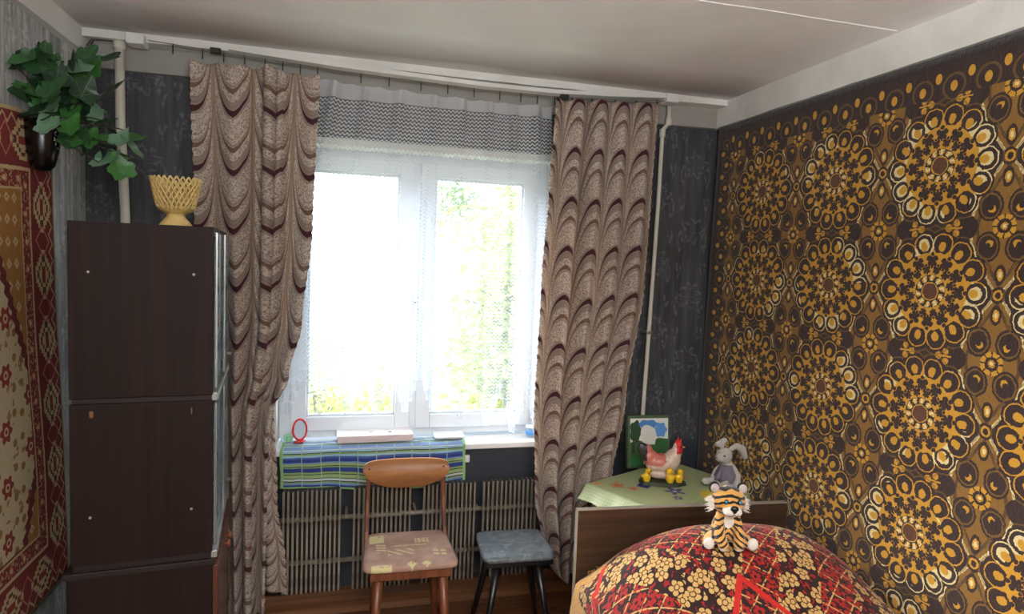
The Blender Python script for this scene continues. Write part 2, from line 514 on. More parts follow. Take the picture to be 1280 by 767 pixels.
# ------------------------------------------------------------------ drapes
def drape_mat(name, flip, colp):
    t = T(name); u, v, _ = t.xyz('UV')
    p = (u / colp); tt = ((p + 0.5).fract() - 0.5) * 2.0       # -1..1 in a column
    ab = tt.abs()
    f = ab * ab * 0.085 + (ab.pow(5.0)) * 0.17 + ab * 0.02
    vv = (v + f) if flip else (v - f)                             # flip: arches with crests up
    P = 0.238
    q = (vv / P).fract() * P
    thick = (1.0 - ab * 0.72)
    nz = t.noise(60, 2, which='UV') * 0.004
    if not flip: q = (q * -1.0) + P
    dk = (q + nz).gt(0.205) * (q + nz - 0.205).lt(thick * 0.026)
    md = (q + nz).gt(0.115) * (q + nz - 0.115).lt(thick * 0.022)
    thin = ((q - 0.17).abs().lt(0.0022)).max((q - 0.08).abs().lt(0.002)).max((q - 0.19).abs().lt(0.0018))
    rays = ((tt * 10.0).sin().abs().lt(0.16)) * ab.gt(0.62)
    dst = t.vec(u + t.noise(30, 2, which='UV') * 0.03, v + t.noise(33, 2, which='UV') * 0.03)
    sw = (t.voro(95, dst, feature='DISTANCE_TO_EDGE'))
    sw = X(t.nt, sw.outputs[0]).lt(0.13) * (q.lt(0.10).max((q - 0.14).abs().lt(0.03))) * ab.lt(0.9)
    weave = t.noise(500, 1, which='UV')
    base = t.mix(weave, srgb(146, 128, 117), srgb(178, 160, 148))
    plaincol = t.mix((ab - 0.86).gt(0.0), base, srgb(168, 146, 128))
    c = t.layers(plaincol, (sw, srgb(214, 200, 188)), (thin * 0.45, srgb(112, 86, 76)), (rays * 0.35, srgb(205, 182, 150)), (md, srgb(128, 98, 84)), (dk, srgb(78, 26, 38)))
    t.color(c).rough(0.75).set(**{'Sheen_Weight': 0.2}); t.bump(sw + weave * 0.5, 0.25, 0.001)
    t.translucent(c, 0.38)
    return t.mat
M_drL = drape_mat('drape_swag_print', False, 0.20)
M_drR = drape_mat('drape_arch_print', True, 0.20)

def interp(tab, z):
    if z >= tab[0][0]: return tab[0][1:]
    for A, B in zip(tab, tab[1:]):
        if z >= B[0]:
            t = (z - B[0]) / (A[0] - B[0]); t = t * t * (3 - 2 * t)
            return tuple(b + (a - b) * t for a, b in zip(A[1:], B[1:]))
    return tab[-1][1:]
def drape(name, tab, ybase, zb, topf, foldf, clothw, mat, edge, label, nu=150, nv=170, parent=None, tilt=None):
    def fn(u, v):
        z0 = topf(u); z = zb(u) + (z0 - zb(u)) * v
        xl, xr = interp(tab, z)
        dx, dy = foldf(u, z)
        x = xl + (xr - xl) * u + dx
        sc = 0.006 * abs(math.sin(z * PI / 0.042))
        if edge in ('r', 'b') and u > 0.985: x += sc
        if edge in ('l', 'b') and u < 0.015: x -= sc
        return (x, ybase + dy, z)
    return grid(name, fn, nu, nv, mat, parent, True, 0.0022, lambda u, v: (u * clothw, v * 2.36))

# left drape: flat panel, three narrow pleats, flat panel pulled to the left further down
tabL = [(2.44, -0.583, -0.092), (1.78, -0.562, -0.112), (1.39, -0.52, -0.148), (1.15, -0.50, -0.20), (1.0, -0.485, -0.262), (0.9, -0.475, -0.277), (0.07, -0.45, -0.285)]
def foldL(u, z):
    k = min(1, max(0, (2.4 - z) / 1.2)); 
    w1 = math.exp(-((u - 0.60) / 0.14) ** 2)
    dy = -0.028 * math.cos(2 * PI * u * 3.1) * (0.4 + 0.9 * k) + (0.020 + .004 * k) * w1 * math.sin(2 * PI * (u - 0.42) / 0.105)
    dy += 0.010 * math.sin(2 * PI * u * 1.3 + 1.4)
    dx = 0.010 * w1 * math.sin(2 * PI * (u - 0.42) / 0.105 + 1.2)
    return dx, dy
def topL(u): return 2.436 - 0.014 * abs(math.sin(u * PI * 5)) - 0.012 * u + (0.01 if 0.5 < u < 0.72 else 0)
dl = thing('drape', 'swag-printed beige drape at the left of the window beside the dark cabinet', 'curtain', (0, -0.19, 0), 0, 'pair of printed drapes')
drape('cloth', tabL, 0.0, lambda u: 0.075 + 0.02 * math.sin(u * 9), topL, foldL, 0.62, M_drL, 'b', '', parent=dl)
# its inner edge panel that falls behind
def foldB(u, z): return 0.006 * math.sin(u * 12 + z), 0.015 * math.sin(u * 8 + 1)
tabB = [(1.1, -0.30, -0.27), (0.6, -0.31, -0.245), (0.3, -0.31, -0.205), (0.2, -0.31, -0.20)]
drape('turned_edge', tabB, 0.038, lambda u: 0.16 + 0.05 * (1 - u), lambda u: 1.1, foldB, 0.14, M_drL, 'r', '', 20, 80, parent=dl)

tabR = [(2.47, 0.950, 1.475), (2.0, 0.930, 1.465), (1.6, 0.910, 1.455), (1.0, 0.900, 1.385), (0.6, 0.920, 1.33), (0.25, 0.985, 1.25), (0.1, 1.02, 1.22)]
CR_N = 0.92 / 0.20
def foldR(u, z):
    k = min(1, max(0, (2.45 - z) / 1.0))
    dy = -0.032 * math.cos(2 * PI * u * CR_N) * (0.7 + 0.5 * k) + 0.006 * math.sin(2 * PI * u * 2.3 + 2 + z)
    w = math.exp(-((u - 0.28) / 0.10) ** 2)
    dy += 0.016 * w * math.sin(2 * PI * u * 7)
    dx = 0.004 * math.sin(2 * PI * u * CR_N)
    return dx * min(1, u * 6) * min(1, (1 - u) * 6), dy
def topR(u): return 2.430 + 0.03 * u - 0.012 * abs(math.sin(u * PI * 5))
def botR(u): return 0.20 - 0.06 * u + 0.05 * math.sin(u * 7 + 2)
dr = thing('drape', 'arch-printed beige drape at the right of the window beside the corner pipe', 'curtain', (0, -0.19, 0), 0, 'pair of printed drapes')
drape('cloth', tabR, 0.0, botR, topR, foldR, 0.92, M_drR, 'b', '', 190, 170, parent=dr)

# ------------------------------------------------------------------ lace curtain
def lace_mat():
    t = T('white_lace_net'); u, v, _ = t.xyz('UV')          # metres of cloth, height in z
    rowp, colp = 0.0175, 0.026
    row = (v / rowp).floor()
    w = ((u / colp) * (2 * PI)).sin()
    q = ((v / rowp).fract() - 0.5 + w * 0.26).abs()
    thread = q.lt(0.15)
    hole = q.gt(0.20)
    # stepped zigzag outline near the hem
    zper = 0.165
    st = ((u / zper).fract() - 0.5).abs() * 2.0
    st = (st * 4).floor() / 4
    hem = st * 0.20 + 0.955 - (u / 1.62 - 0.55).max(0.0) * 0.36
    dz = v - hem
    line = dz.abs().lt(0.003).max((dz - 0.055).abs().lt(0.003))
    steps = (((u / zper * 8).fract() - 0.5).abs().gt(0.44)) * (dz.abs().lt(0.026).max((dz - 0.055).abs().lt(0.026)))
    line = line.max(steps)
    netmask = (dz.gt(0.05)) * (v - 2.365).lt(0.0)
    a = (netmask * (thread * 0.50 - hole * 0.16)) + 0.33
    a = a.max(line * 0.9).max((v - 2.365).gt(0.0) * 0.6)
    t.color(srgb(240, 242, 244)).rough(0.8)
    t.translucent(srgb(176, 194, 224), 0.30)
    t.alpha(a)
    return t.mat
M_lace = lace_mat()
LW = 1.62
def lace_fn(u, z):
    x = -0.275 + (1.01 + 0.275) * u
    if z > 1.9: 
        k = (z - 1.9) / 0.55; x = (x - 0.37) * (1 - 0.10 * k) + 0.37 + 0.03 * k
    f = 0.0
    for c, wd, am in ((0.135, .018, .034), (0.25, .012, .018), (0.38, .02, .03), (0.52, .012, .014), (0.63, .012, .016), (0.74, .012, .018), (0.84, .014, .02), (0.93, .018, .034)):
        f += am * math.exp(-((u - c) / wd) ** 2)
    return (x, -f + 0.006 * math.sin(u * 40), z)
lace = thing('lace_curtain', 'sheer white lace curtain with a stepped zigzag hem across the window', 'curtain', (0, -0.055, 0))
V, F, UV = [], [], []
nu, nv = 260, 60
zper = 0.165
for i in range(nu + 1):
    u = i / nu
    def hem_at(uc):
        st = abs((uc / zper) % 1.0 - 0.5) * 2.0
        return math.floor(st * 4) / 4 * 0.20 + 0.951 - max(0, uc / 1.62 - 0.55) * 0.36
    hz = min(hem_at(max(0, u - .5 / nu) * LW), hem_at(min(1, u + .5 / nu) * LW))
    topz = ry(-0.275 + 1.285 * u) - 0.028 - 0.008 * abs(math.sin(u * PI * 10))
    for j in range(nv + 1):
        z = hz + (topz - hz) * j / nv
        V.append(lace_fn(u, z)); UV.append((u * LW, z))
for i in range(nu):
    for j in range(nv):
        a = i * (nv + 1) + j; F.append((a, a + nv + 1, a + nv + 2, a + 1))
mesh('lace_cloth', V, F, M_lace, lace, True, uv=UV)

# ------------------------------------------------------------------ heating pipes
pr = thing('heating_riser', 'cream heating riser pipe with a kink right of the right drape', 'pipe', (1.59, -0.06, 0))
MB().tube([(0.005, 0, 2.50), (0.005, 0, 2.42), (0.003, 0, 2.395), (-0.022, 0, 2.365), (-0.025, 0, 2.34), (-0.027, 0, 2.0), (-0.04, 0, 1.4), (-0.052, 0, 0.9), (-0.055, 0, 0.0)], 0.0105, 12).out('pipe', M_pipe, pr, True)
for z, dx in ((2.405, .005), (2.348, -.025)):
    MB().tube([(dx, 0, z - .02), (dx, 0, z + .02)], 0.0155, 12).out('coupling', M_pipe, pr, bevel=0.003)
MB().box((-.06, -.014, 1.33), (-.03, .056, 1.345)).out('pipe_clamp', M_metal, pr, bevel=.002)
pl_ = thing('heating_riser', 'cream heating riser pipe behind the cabinet in the left corner', 'pipe', (-0.86, -0.08, 0))
MB().tube([(-0.008, 0, 2.50), (-0.006, 0, 2.2), (0.01, 0, 1.8), (0.02, 0, 1.2), (0.03, 0, 0)], 0.018, 14).out('pipe', M_pipe, pl_, True)
MB().tube([(-0.008, 0, 2.495), (-0.03, -.002, 2.502), (-0.10, 0, 2.50), (-0.118, 0, 2.47), (-0.12, 0, 2.3)], 0.008, 8).out('cable', plain('grey_cable', srgb(70, 68, 66), .6), pl_, True)
MB().tube([(-0.008, 0, 2.470), (-0.008, 0, 2.503)], 0.023, 14).out('coupling', M_pipe, pl_, True)

# ------------------------------------------------------------------ radiator
rt = T('radiator_paint'); n = rt.noise(14, 4); rt.color(rt.mix(n.soft(.35, .7), srgb(112, 104, 92), srgb(160, 152, 136))).rough(0.45).set(Metallic=0.35).bump(n, .2)
M_rad = rt.mat
rad = thing('radiator', 'low radiator of four grey ribbed panels under the window', 'radiator', (0, -0.10, 0))
fin_me = None
for (a, b) in ((-0.216, 0.026), (0.090, 0.342), (0.408, 0.648), (0.694, 0.955)):
    z0, z1 = 0.147, 0.618
    p = MB().box((a, 0.012, z0 + .01), (b, 0.018, z1 - .01)).box((a, -.022, z1 - .006), (b, 0.018, z1)).out('radiator_panel', plain('radiator_back', srgb(38, 36, 34), .6), rad)
    n = 13
    for i in range(n):
        x = a + (b - a) * i / (n - 1)
        if fin_me is None:
            fb = MB(); fb.box((-.0045, -.026, z0), (.0045, -.022, z1)); fb.box((-.0012, -.022, z0), (.0012, .012, z1))
            o = fb.out('fin', M_rad, p); fin_me = o.data
        else: o = link(bpy.data.objects.new('fin', fin_me), p)
        o.location = (x, 0, random.uniform(-.002, .002))
for z in (0.48, 0.28):
    MB().tube([(-0.33, 0.0, z), (1.25, 0.0, z)], 0.0115, 12).out('pipe', M_rad, rad, True)
for x in (0.665, 0.37, 0.055, 0.99):
    MB().box((x - .006, -.013, .485), (x + .006, .09, .497)).out('pipe_hook', M_rad, rad, bevel=.002)

# ------------------------------------------------------------------ striped towel on the sill
def towel_mat():
    t = T('striped_towel'); u, v, _ = t.xyz('UV')           # u across 0..0.84 m, v 0..0.28 down the cloth
    wv = v + t.noise(7, 2, which='UV') * 0.004
    cols = [srgb(150, 190, 214), srgb(206, 222, 226), srgb(40, 62, 138), srgb(30, 36, 66), srgb(150, 176, 118), srgb(70, 96, 160), srgb(196, 206, 208), srgb(134, 166, 104), srgb(24, 26, 40), srgb(118, 148, 190), srgb(44, 60, 130)]
    seq = [0, 2, 6, 0, 3, 7, 9, 2, 9, 1, 0, 8, 7, 0, 5, 2, 9, 4, 8, 7, 2, 10, 7, 8, 4, 8, 6, 8, 7, 9, 2, 7]
    ws = [.02, .012, .02, .012, .005, .012, .02, .008, .016, .006, .010, .003, .006, .008, .008, .014, .006, .010, .003, .005, .012, .006, .008, .003, .014, .003, .009, .004, .005, .008, .008, .006]
    c = cols[0]; acc = 0.0; tot = sum(ws)
    for k, w in zip(seq, ws):
        c = t.mix(wv.gt(acc * 0.31 / tot), c, cols[k]); acc += w
    lines = ((u - 0.012).wrap(0.083)).abs().lt(0.0022)
    brd = (u.lt(0.012)).max(u.gt(0.838)).max(v.gt(0.302))
    c = t.layers(c, (lines * 0.8, srgb(160, 190, 170)), (brd, srgb(142, 196, 120)))
    t.color(c).rough(0.9).set(**{'Sheen_Weight': 0.3}).bump(t.noise(400, 2, which='UV'), .5, .002)
    t.translucent(c, 0.1)
    return t.mat
def towel_fn(u, v):
    x = -0.238 + 0.85 * u + 0.0
    s = v * 0.31      # along the cloth from the back of the sill, over the edge and down
    z = 0.787
    if s < 0.115: y = 0.075 - s; 
    elif s < 0.145:
        a = (s - 0.115) / 0.030 * PI / 2; y = -0.040 - 0.012 * math.sin(a); z = 0.775 + 0.012 * math.cos(a)
    else:
        y = -0.054 - 0.006 * math.sin(u * 17); z = 0.775 - (s - 0.145) * (1.08 - 0.10 * math.cos(u * 5))
    wr = 0.004 * (math.sin(u * 31) + math.sin(u * 13 + 2)) if s > 0.16 else 0.0
    if s < 0.10: z += max(0, 0.005 * math.sin(u * 23 + s * 40)) * (1 if (u < 0.28 or 0.74 < u) else 0.1)
    return (x + 0.002 * math.sin(v * 9), y - abs(wr), z)
tw = grid('towel', towel_fn, 90, 50, towel_mat(), None, True, 0.004, lambda u, v: (u * 0.85, v * 0.31))
tag(tw, 'blue and green striped towel draped over the window sill edge', 'towel')

# ------------------------------------------------------------------ things on the sill
M_red = plain('red_plastic', srgb(214, 34, 40), 0.3)
mm = T('mirror_face'); mm.color(srgb(196, 214, 232)).rough(0.25).set(Metallic=0.3)
mir = thing('hand_mirror', 'small red-framed round mirror standing on the left end of the towel', 'mirror', (-0.16, 0.04, 0.795), 0.55)
def ring(mb, c, a, b, r, n=36, tilt=0.0):
    pts = []
    for i in range(n + 1):
        th = 2 * PI * i / n; pts.append((c[0] + a * math.cos(th), c[1] + tilt * b * math.sin(th), c[2] + b * math.sin(th)))
    mb.tube(pts, r, 8, False)
m = MB(); ring(m, (0, 0, .062), .034, .047, .005, tilt=.12); m.out('rim', M_red, mir, True)
m = MB(); V = [(0, 0, .062)]; 
disc = [(0.033 * math.cos(2 * PI * i / 32), 0.046 * math.sin(2 * PI * i / 32)) for i in range(32)]
MB().prism([(x, z) for x, z in disc], .003, Matrix.Translation((0, -.0015, .062)) @ Matrix.Rotation(-.12, 4, 'X')).out('glass', mm.mat, mir)
m = MB(); m.sphere((0, 0, .006), (.030, .018, .006), 16, 8); m.tube([(0, 0, .004), (0, -.004, .018)], .005, 8); m.out('stand', M_red, mir, True)

cb = thing('candy_box', 'flat white cardboard box with faint script lying on the striped towel', 'box', (0.185, 0.062, 0.797), 0.02)
M_card = plain('white_card', srgb(232, 224, 222), 0.5, vary=0.03)
MB().box((-.175, -.065, 0), (.175, .065, .030)).out('base', plain('pinkish_card', srgb(214, 196, 194), .5, vary=.03), cb, bevel=.0015)
MB().box((-.178, -.064, .018), (.178, .068, .033)).out('lid', M_card, cb, bevel=.0015)
M_ink = plain('grey_print', srgb(120, 112, 110), .5)
m = MB()                                                       # flourish of script on the front and print on the lid
x = -.055
for k in range(16):
    h = random.uniform(.003, .007); m.tube([(x, -.0655, .007), (x + .002, -.0655, .007 + h), (x + .005, -.0655, .007 + h * .4)], .0005, 4); x += .0072
for k in range(5): m.box((-.03 + k * .03, -.02 + random.uniform(-.01, .01), .0332), (-.012 + k * .03, -.012 + random.uniform(-.01, .01), .0336))
stuff(m.out('print', M_ink, cb))

nb = thing('notebook', 'thin white notebook lying on the right end of the towel', 'notebook', (0.545, 0.065, 0.7995), -0.04)
MB().box((-.072, -.06, 0), (.072, .06, .006)).out('pages', plain('paper', srgb(236, 236, 234), .7, vary=.02), nb)
MB().box((-.074, -.062, .006), (.074, .062, .0075)).out('cover', plain('white_cover', srgb(242, 242, 242), .4, vary=.02), nb)

tg = thing('plastic_tub', 'small translucent blue and white tub on the right end of the sill', 'tub', (0.975, 0.055, 0.783))
tb = T('clear_blue_plastic'); tb.color(srgb(190, 220, 245)).rough(.2); tb.alpha(.65)
MB().lathe([(0.026, 0), (.028, .002), (.030, .045), (.0305, .05), (.0285, .05), (.027, .006), (0.0, .004)], 20).out('cup', tb.mat, tg, True)
MB().lathe([(.0293, .012), (.0305, .036)], 20).out('sleeve', plain('blue_print', srgb(90, 160, 230), .4), tg, True)
MB().lathe([(.032, .048), (.032, .055), (.0, .057)], 20).out('lid', plain('white_lid', srgb(235, 240, 246), .4), tg, True)

tp = thing('tape_roll', 'green coiled band on the far left end of the towel', 'band', (-0.212, 0.045, 0.799))
m = MB(); pts = []
for i in range(60):
    a = i / 60 * 4.2 * PI; r = .006 + .014 * i / 60; pts.append((r * math.cos(a), 0, .021 + r * math.sin(a)))
for k in (-.006, 0, .006): m.tube([(p[0], k, p[2]) for p in pts], .0042, 6)
m.out('coil', plain('green_band', srgb(150, 206, 160), .6), tp, True)

# ------------------------------------------------------------------ wooden chair
M_chair = wood('chair_brown_wood', srgb(84, 44, 26), srgb(140, 80, 48), 'z', 0.35)
M_back = wood('chair_back_veneer', srgb(146, 94, 54), srgb(180, 124, 76), 'x', 0.4, .6)
ch = thing('dining_chair', 'brown wooden chair with curved plywood back and worn patterned fabric seat', 'chair', (0.31, -0.395, 0), math.radians(-1))
def seat_mat():
    t = T('seat_fabric'); x, y, z = t.xyz()
    n = t.noise(12, 4); c = t.mix(n.soft(.3, .7), srgb(148, 112, 98), srgb(184, 150, 132))
    def rect(x0, x1, y0, y1, cut=0.0):
        r = x.gt(x0) * x.lt(x1) * y.gt(y0) * y.lt(y1)
        return r
    pat = rect(-.16, -.10, .05, .13)
    pat = pat.max(rect(.03, .09, .03, .075) * ((x * 160).sin().abs().gt(.35) * (y * 190).sin().abs().gt(.3)))
    pat = pat.max(rect(.09, .15, -.10, -.03) * ((y * 200).sin().gt(-.2)) * ((x * 190).sin().gt(-.6)))
    pat = pat.max(((y - .01).abs().lt(.004)) * x.abs().lt(.075))
    d = (x * .8 + y); pat = pat.max((d * 170).sin().gt(.55) * rect(-.09, .02, -.075, -.02))
    pat = pat.max(((x - .0).abs() + (y + .155).abs()).lt(.022)).max(((x - .06).abs() + (y + .155).abs()).lt(.02)).max(rect(-.16, -.08, -.2, -.15))
    pat = pat.max((x + .115).abs().lt(.02) * (y * 260 + x * 100).sin().gt(.1) * (y - .0).abs().lt(.04))
    wear = t.noise(70, 3).gt(.36)
    c = t.mix(pat * wear, c, srgb(206, 192, 142))
    t.color(c).rough(.75).bump(t.noise(300, 2), .3, .001)
    return t.mat
def pad(name, hx, hy, z0, h, mat, parent, taper=0.0, dome=.006, n=24, crn=.03):
    """cushion-like slab with rounded corners"""
    V, F = [], []
    def outline(k, inset):
        a = 2 * PI * k / 64; c, s = math.cos(a), math.sin(a); e = 0.22
        xx = math.copysign(abs(c) ** e, c) * (hx - inset); yy = math.copysign(abs(s) ** e, s) * (hy - inset)
        return xx * (1 + taper * yy / hy), yy
    lev = [(.004, z0), (0, z0 + .004), (0, z0 + h - .008), (.005, z0 + h - .002), (.02, z0 + h + dome * .3), (.08, z0 + h + dome)]
    for ins, z in lev:
        for k in range(64):
            x, y = outline(k, ins); V.append((x, y, z))
    for i in range(len(lev) - 1):
        for k in range(64):
            F.append((i * 64 + k, i * 64 + (k + 1) % 64, (i + 1) * 64 + (k + 1) % 64, (i + 1) * 64 + k))
    F.append(tuple(range(63, -1, -1))); F.append(tuple((len(lev) - 1) * 64 + k for k in range(64)))
    return mesh(name, V, F, mat, parent, True)
pad('seat', .185, .175, .425, .022, seat_mat(), ch, taper=-.06)
MB().box((-.165, -.158, .385), (.165, .155, .424)).out('seat_frame', M_chair, ch, bevel=.004)
for sx in (-1, 1):
    MB().tube([(sx * .128, -.128, .40), (sx * .155, -.165, 0.0)], [.021, .0125], 14).out('leg', M_chair, ch, True)
    MB().tube([(sx * .115, .115, .40), (sx * .145, .16, 0.0)], [.019, .0125], 14).out('leg', M_chair, ch, True)
    u = MB(); P = [(sx * .172, .05, .36), (sx * .174, .10, .40), (sx * .172, .15, .47), (sx * .168, .185, .60), (sx * .166, .205, .74)]
    V, F = [], []
    for i, p in enumerate(P):
        w, h = .009, .016
        for dx, dy in ((-w, -h), (w, -h), (w, h), (-w, h)): V.append((p[0] + dx, p[1] + dy, p[2]))
    for i in range(len(P) - 1):
        for k in range(4): F.append((i * 4 + k, i * 4 + (k + 1) % 4, i * 4 + 4 + (k + 1) % 4, i * 4 + 4 + k))
    F += [(3, 2, 1, 0), tuple(len(V) - 4 + k for k in range(4))]
    u.add(V, F).out('back_post', M_chair, ch, bevel=.004)
# curved back board: broad, straight-ish top with round ends and a bowed lower edge
def back_board():
    V, F = [], []; n = 40
    for side in (0, 1):
        for i in range(n + 1):
            t = -1 + 2 * i / n
            x = .192 * t
            e = (1 - abs(t) ** 9) ** .5
            top = .735 + .036 * e; bot = .735 - .092 * (max(0, 1 - abs(t) ** 2.4)) ** .62
            yy = .196 - .03 * (t * t) + (0 if side == 0 else .012)
            V += [(x, yy, bot), (x, yy + .008, (top + bot) / 2), (x, yy + .016, top)]
    m = (n + 1) * 3
    for i in range(n):
        a = i * 3
        F += [(a, a + 3, a + 4, a + 1), (a + 1, a + 4, a + 5, a + 2), (m + a + 1, m + a + 4, m + a + 3, m + a), (m + a + 2, m + a + 5, m + a + 4, m + a + 1)]
        F += [(a, m + a, m + a + 3, a + 3), (a + 2, a + 5, m + a + 5, m + a + 2)]
    return V, F
V, F = back_board()
bb = mesh('backrest', V, F, M_back, ch, True)
bm = bmesh.new(); bm.from_mesh(bb.data); bmesh.ops.remove_doubles(bm, verts=bm.verts, dist=1e-4); bmesh.ops.recalc_face_normals(bm, faces=bm.faces); bm.to_mesh(bb.data); bm.free()
bb.location = (0, -.012, 0)
for sx in (-.165, .165):
    for z in (.70, .74): MB().sphere((sx, .168, z), (.004, .003, .004), 8, 6).out('screw', M_darkmetal, ch, True)

# ------------------------------------------------------------------ stool
M_blackwood = plain('black_lacquer', srgb(20, 20, 22), .3, vary=.2)
stt = T('cracked_oilcloth'); vv_ = stt.voro(14, feature='DISTANCE_TO_EDGE'); e_ = X(stt.nt, vv_.outputs[0]); nn = stt.noise(18, 4, dist=1.2)
stt.color(stt.layers(stt.mix(nn.soft(.3, .7), srgb(74, 80, 84), srgb(112, 118, 122)), (e_.lt(.016) * nn.gt(.5) * .5, srgb(160, 168, 172)), (e_.lt(.008) * nn.lt(.42) * .5, srgb(60, 64, 68)))).rough(.35).bump(nn, .6, .004)
st = thing('stool', 'square stool with cracked grey oilcloth seat and black splayed legs', 'stool', (0.765, -0.425, 0), math.radians(-3))
pad('seat', .155, .145, .425, .022, stt.mat, st, taper=-.03, dome=.002)
MB().box((-.145, -.136, .402), (.145, .136, .424)).out('seat_board', M_blackwood, st, bevel=.003)
for sx in (-1, 1):
    for sy in (-1, 1):
        MB().tube([(sx * .085, sy * .085, .405), (sx * .155, sy * .15, 0)], [.018, .011], 12).out('leg', M_blackwood, st, True)

# ------------------------------------------------------------------ cabinet (wall unit seen from its side)
M_cab = wood('cabinet_dark_veneer', srgb(21, 11, 9), srgb(38, 21, 16), 'z', 0.6, .9)
M_cab.node_tree.nodes['Principled BSDF'].inputs['Specular IOR Level'].default_value = 0.25
M_cabdoor = wood('cabinet_door_veneer', srgb(64, 34, 24), srgb(104, 60, 42), 'z', 0.25, .9)
cab = thing('cabinet', 'tall dark brown wall unit in three stacked sections left of the window', 'cabinet', (-0.375, -0.9, 0), math.radians(5.5))
CW, CL = 0.387, 0.62
gt = T('cabinet_glass'); gt.color(srgb(150, 175, 185)).rough(.04).set(Metallic=0.0); gt.alpha(.45); M_cglass = gt.mat
def unit(z0, z1, w0=0.0, glass=True):
    W0 = CW + w0; k = .016
    mb = MB()
    mb.box((-W0, 0, z0), (0, k, z1)); mb.box((-W0, CL - k, z0), (0, CL, z1)); mb.box((-W0, k, z0), (0, CL - k, z0 + k)); mb.box((-W0, k, z1 - k), (0, CL - k, z1)); mb.box((-W0, k, z0 + k), (-W0 + .006, CL - k, z1 - k))
    if glass: mb.box((-W0 + .006, k, (z0 + z1) / 2 - .008), (-.04, CL - k, (z0 + z1) / 2 + .008))
    return mb.out('carcass', M_cab, cab, bevel=.002)
u1 = unit(1.222, 1.748); u2 = unit(.712, 1.205); u3 = unit(0.05, .672, .012, False)
M_ledge = plain('ledge_dark', srgb(26, 15, 13), .6)
for a, b in (((-CW + .005, .006, 1.205), (-.004, CL - .005, 1.222)), ((-CW + .005, .006, .690), (-.004, CL - .005, .712)), ((-CW - .02, -.004, .672), (.006, CL, .690))):
    MB().box(a, b).out('connecting_ledge', M_ledge, cab, bevel=.002)
MB().box((-CW, .02, 0), (-.03, CL - .02, .05)).out('plinth', M_cab, cab)
for (z0, z1) in ((1.24, 1.732), (.73, 1.19)):
    for k in range(2):
        y0 = .02 + k * (CL - .04) / 2; y1 = y0 + (CL - .04) / 2 + (.02 if k == 0 else 0)
        d = MB().box((.002 + .006 * k, y0, z0), (.006 + .006 * k, y1, z1)).out('glass_door', M_cglass, cab)
        MB().box((.006 + .006 * k, y0 + .004, z0), (.010 + .006 * k, y0 + .012, z1)).out('edge_strip', M_metal, d)
        if k: MB().tube([(.012, y1 - .03, z0 + .03), (.026, y1 - .03, z0 + .03)], [.006, .008], 10).out('knob', M_metal, d)
for zz in (1.215, .70):
    MB().box((-.004, .01, zz - .012), (.014, CL - .01, zz + .012)).out('front_rail', plain('pale_rail_edge', srgb(168, 170, 168), .3, .6), cab, bevel=.002)
for k in range(2):
    y0 = .008 + k * (CL - .01) / 2; y1 = y0 + (CL - .016) / 2
    d = MB().box((.001, y0, .07), (.017, y1, .665)).out('door', M_cabdoor, cab, bevel=.002)
    yk = y1 - .035 if k == 0 else y0 + .035
    MB().tube([(.017, yk, .62 - .0), (.03, yk, .62)], [.004, .004], 8).tube([(.028, yk, .62), (.04, yk, .62)], [.011, .013], 12).out('knob', wood('knob_wood', srgb(96, 48, 28), srgb(150, 86, 54), 'z'), d, True)
screw_me = None
for (x, z) in ((-.335, 1.60), (-.055, 1.60), (-.335, .86), (-.06, .86)):
    m = MB().sphere((0, 0, 0), (.0045, .0025, .0045), 10, 6)
    o = m.out('screw', M_metal, cab, True); o.location = (x, -.001, z)
m = MB().box((-.335, -.0006, 1.165), (-.325, .001, 1.185)).box((-.062, -.0006, 1.165), (-.0585, .001, 1.185)).out('worn_chip', plain('raw_wood', srgb(120, 84, 52), .7), cab)

# ------------------------------------------------------------------ lattice basket bowl on the cabinet
bk = thing('lattice_bowl', 'yellow plastic lattice bowl on a flared foot on top of the cabinet', 'bowl', (-0.503, -0.80, 1.748), 0)
M_yel = plain('butter_yellow_plastic', srgb(206, 176, 112), .35, vary=.05, **{'Subsurface_Weight': 0.1})
R0, R1, H0, H1 = .050, .073, .052, .152
def bowl_r(t): return R0 + (R1 - R0) * (t ** .75) if t > 0 else R0
m = MB(); NS = 26
for s in (-1, 1):
    for k in range(NS):
        pts = []
        for i in range(13):
            t = i / 12; a = 2 * PI * (k + s * t * 3.5) / NS; r = bowl_r(t); pts.append((r * math.cos(a), r * math.sin(a), H0 + (H1 - H0) * t))
        m.tube(pts, .0029, 5)
m.out('lattice', M_yel, bk, True)
m = MB().lathe([(.030, .002), (.046, 0), (.047, .004), (.040, .014), (.028, .028), (.025, .034), (.030, .040), (.046, .047), (.052, .054), (.0525, .062), (.049, .062), (.044, .054), (.02, .048), (0, .047)], 72, wob=.02, wn=24)
m.out('foot', M_yel, bk, True)

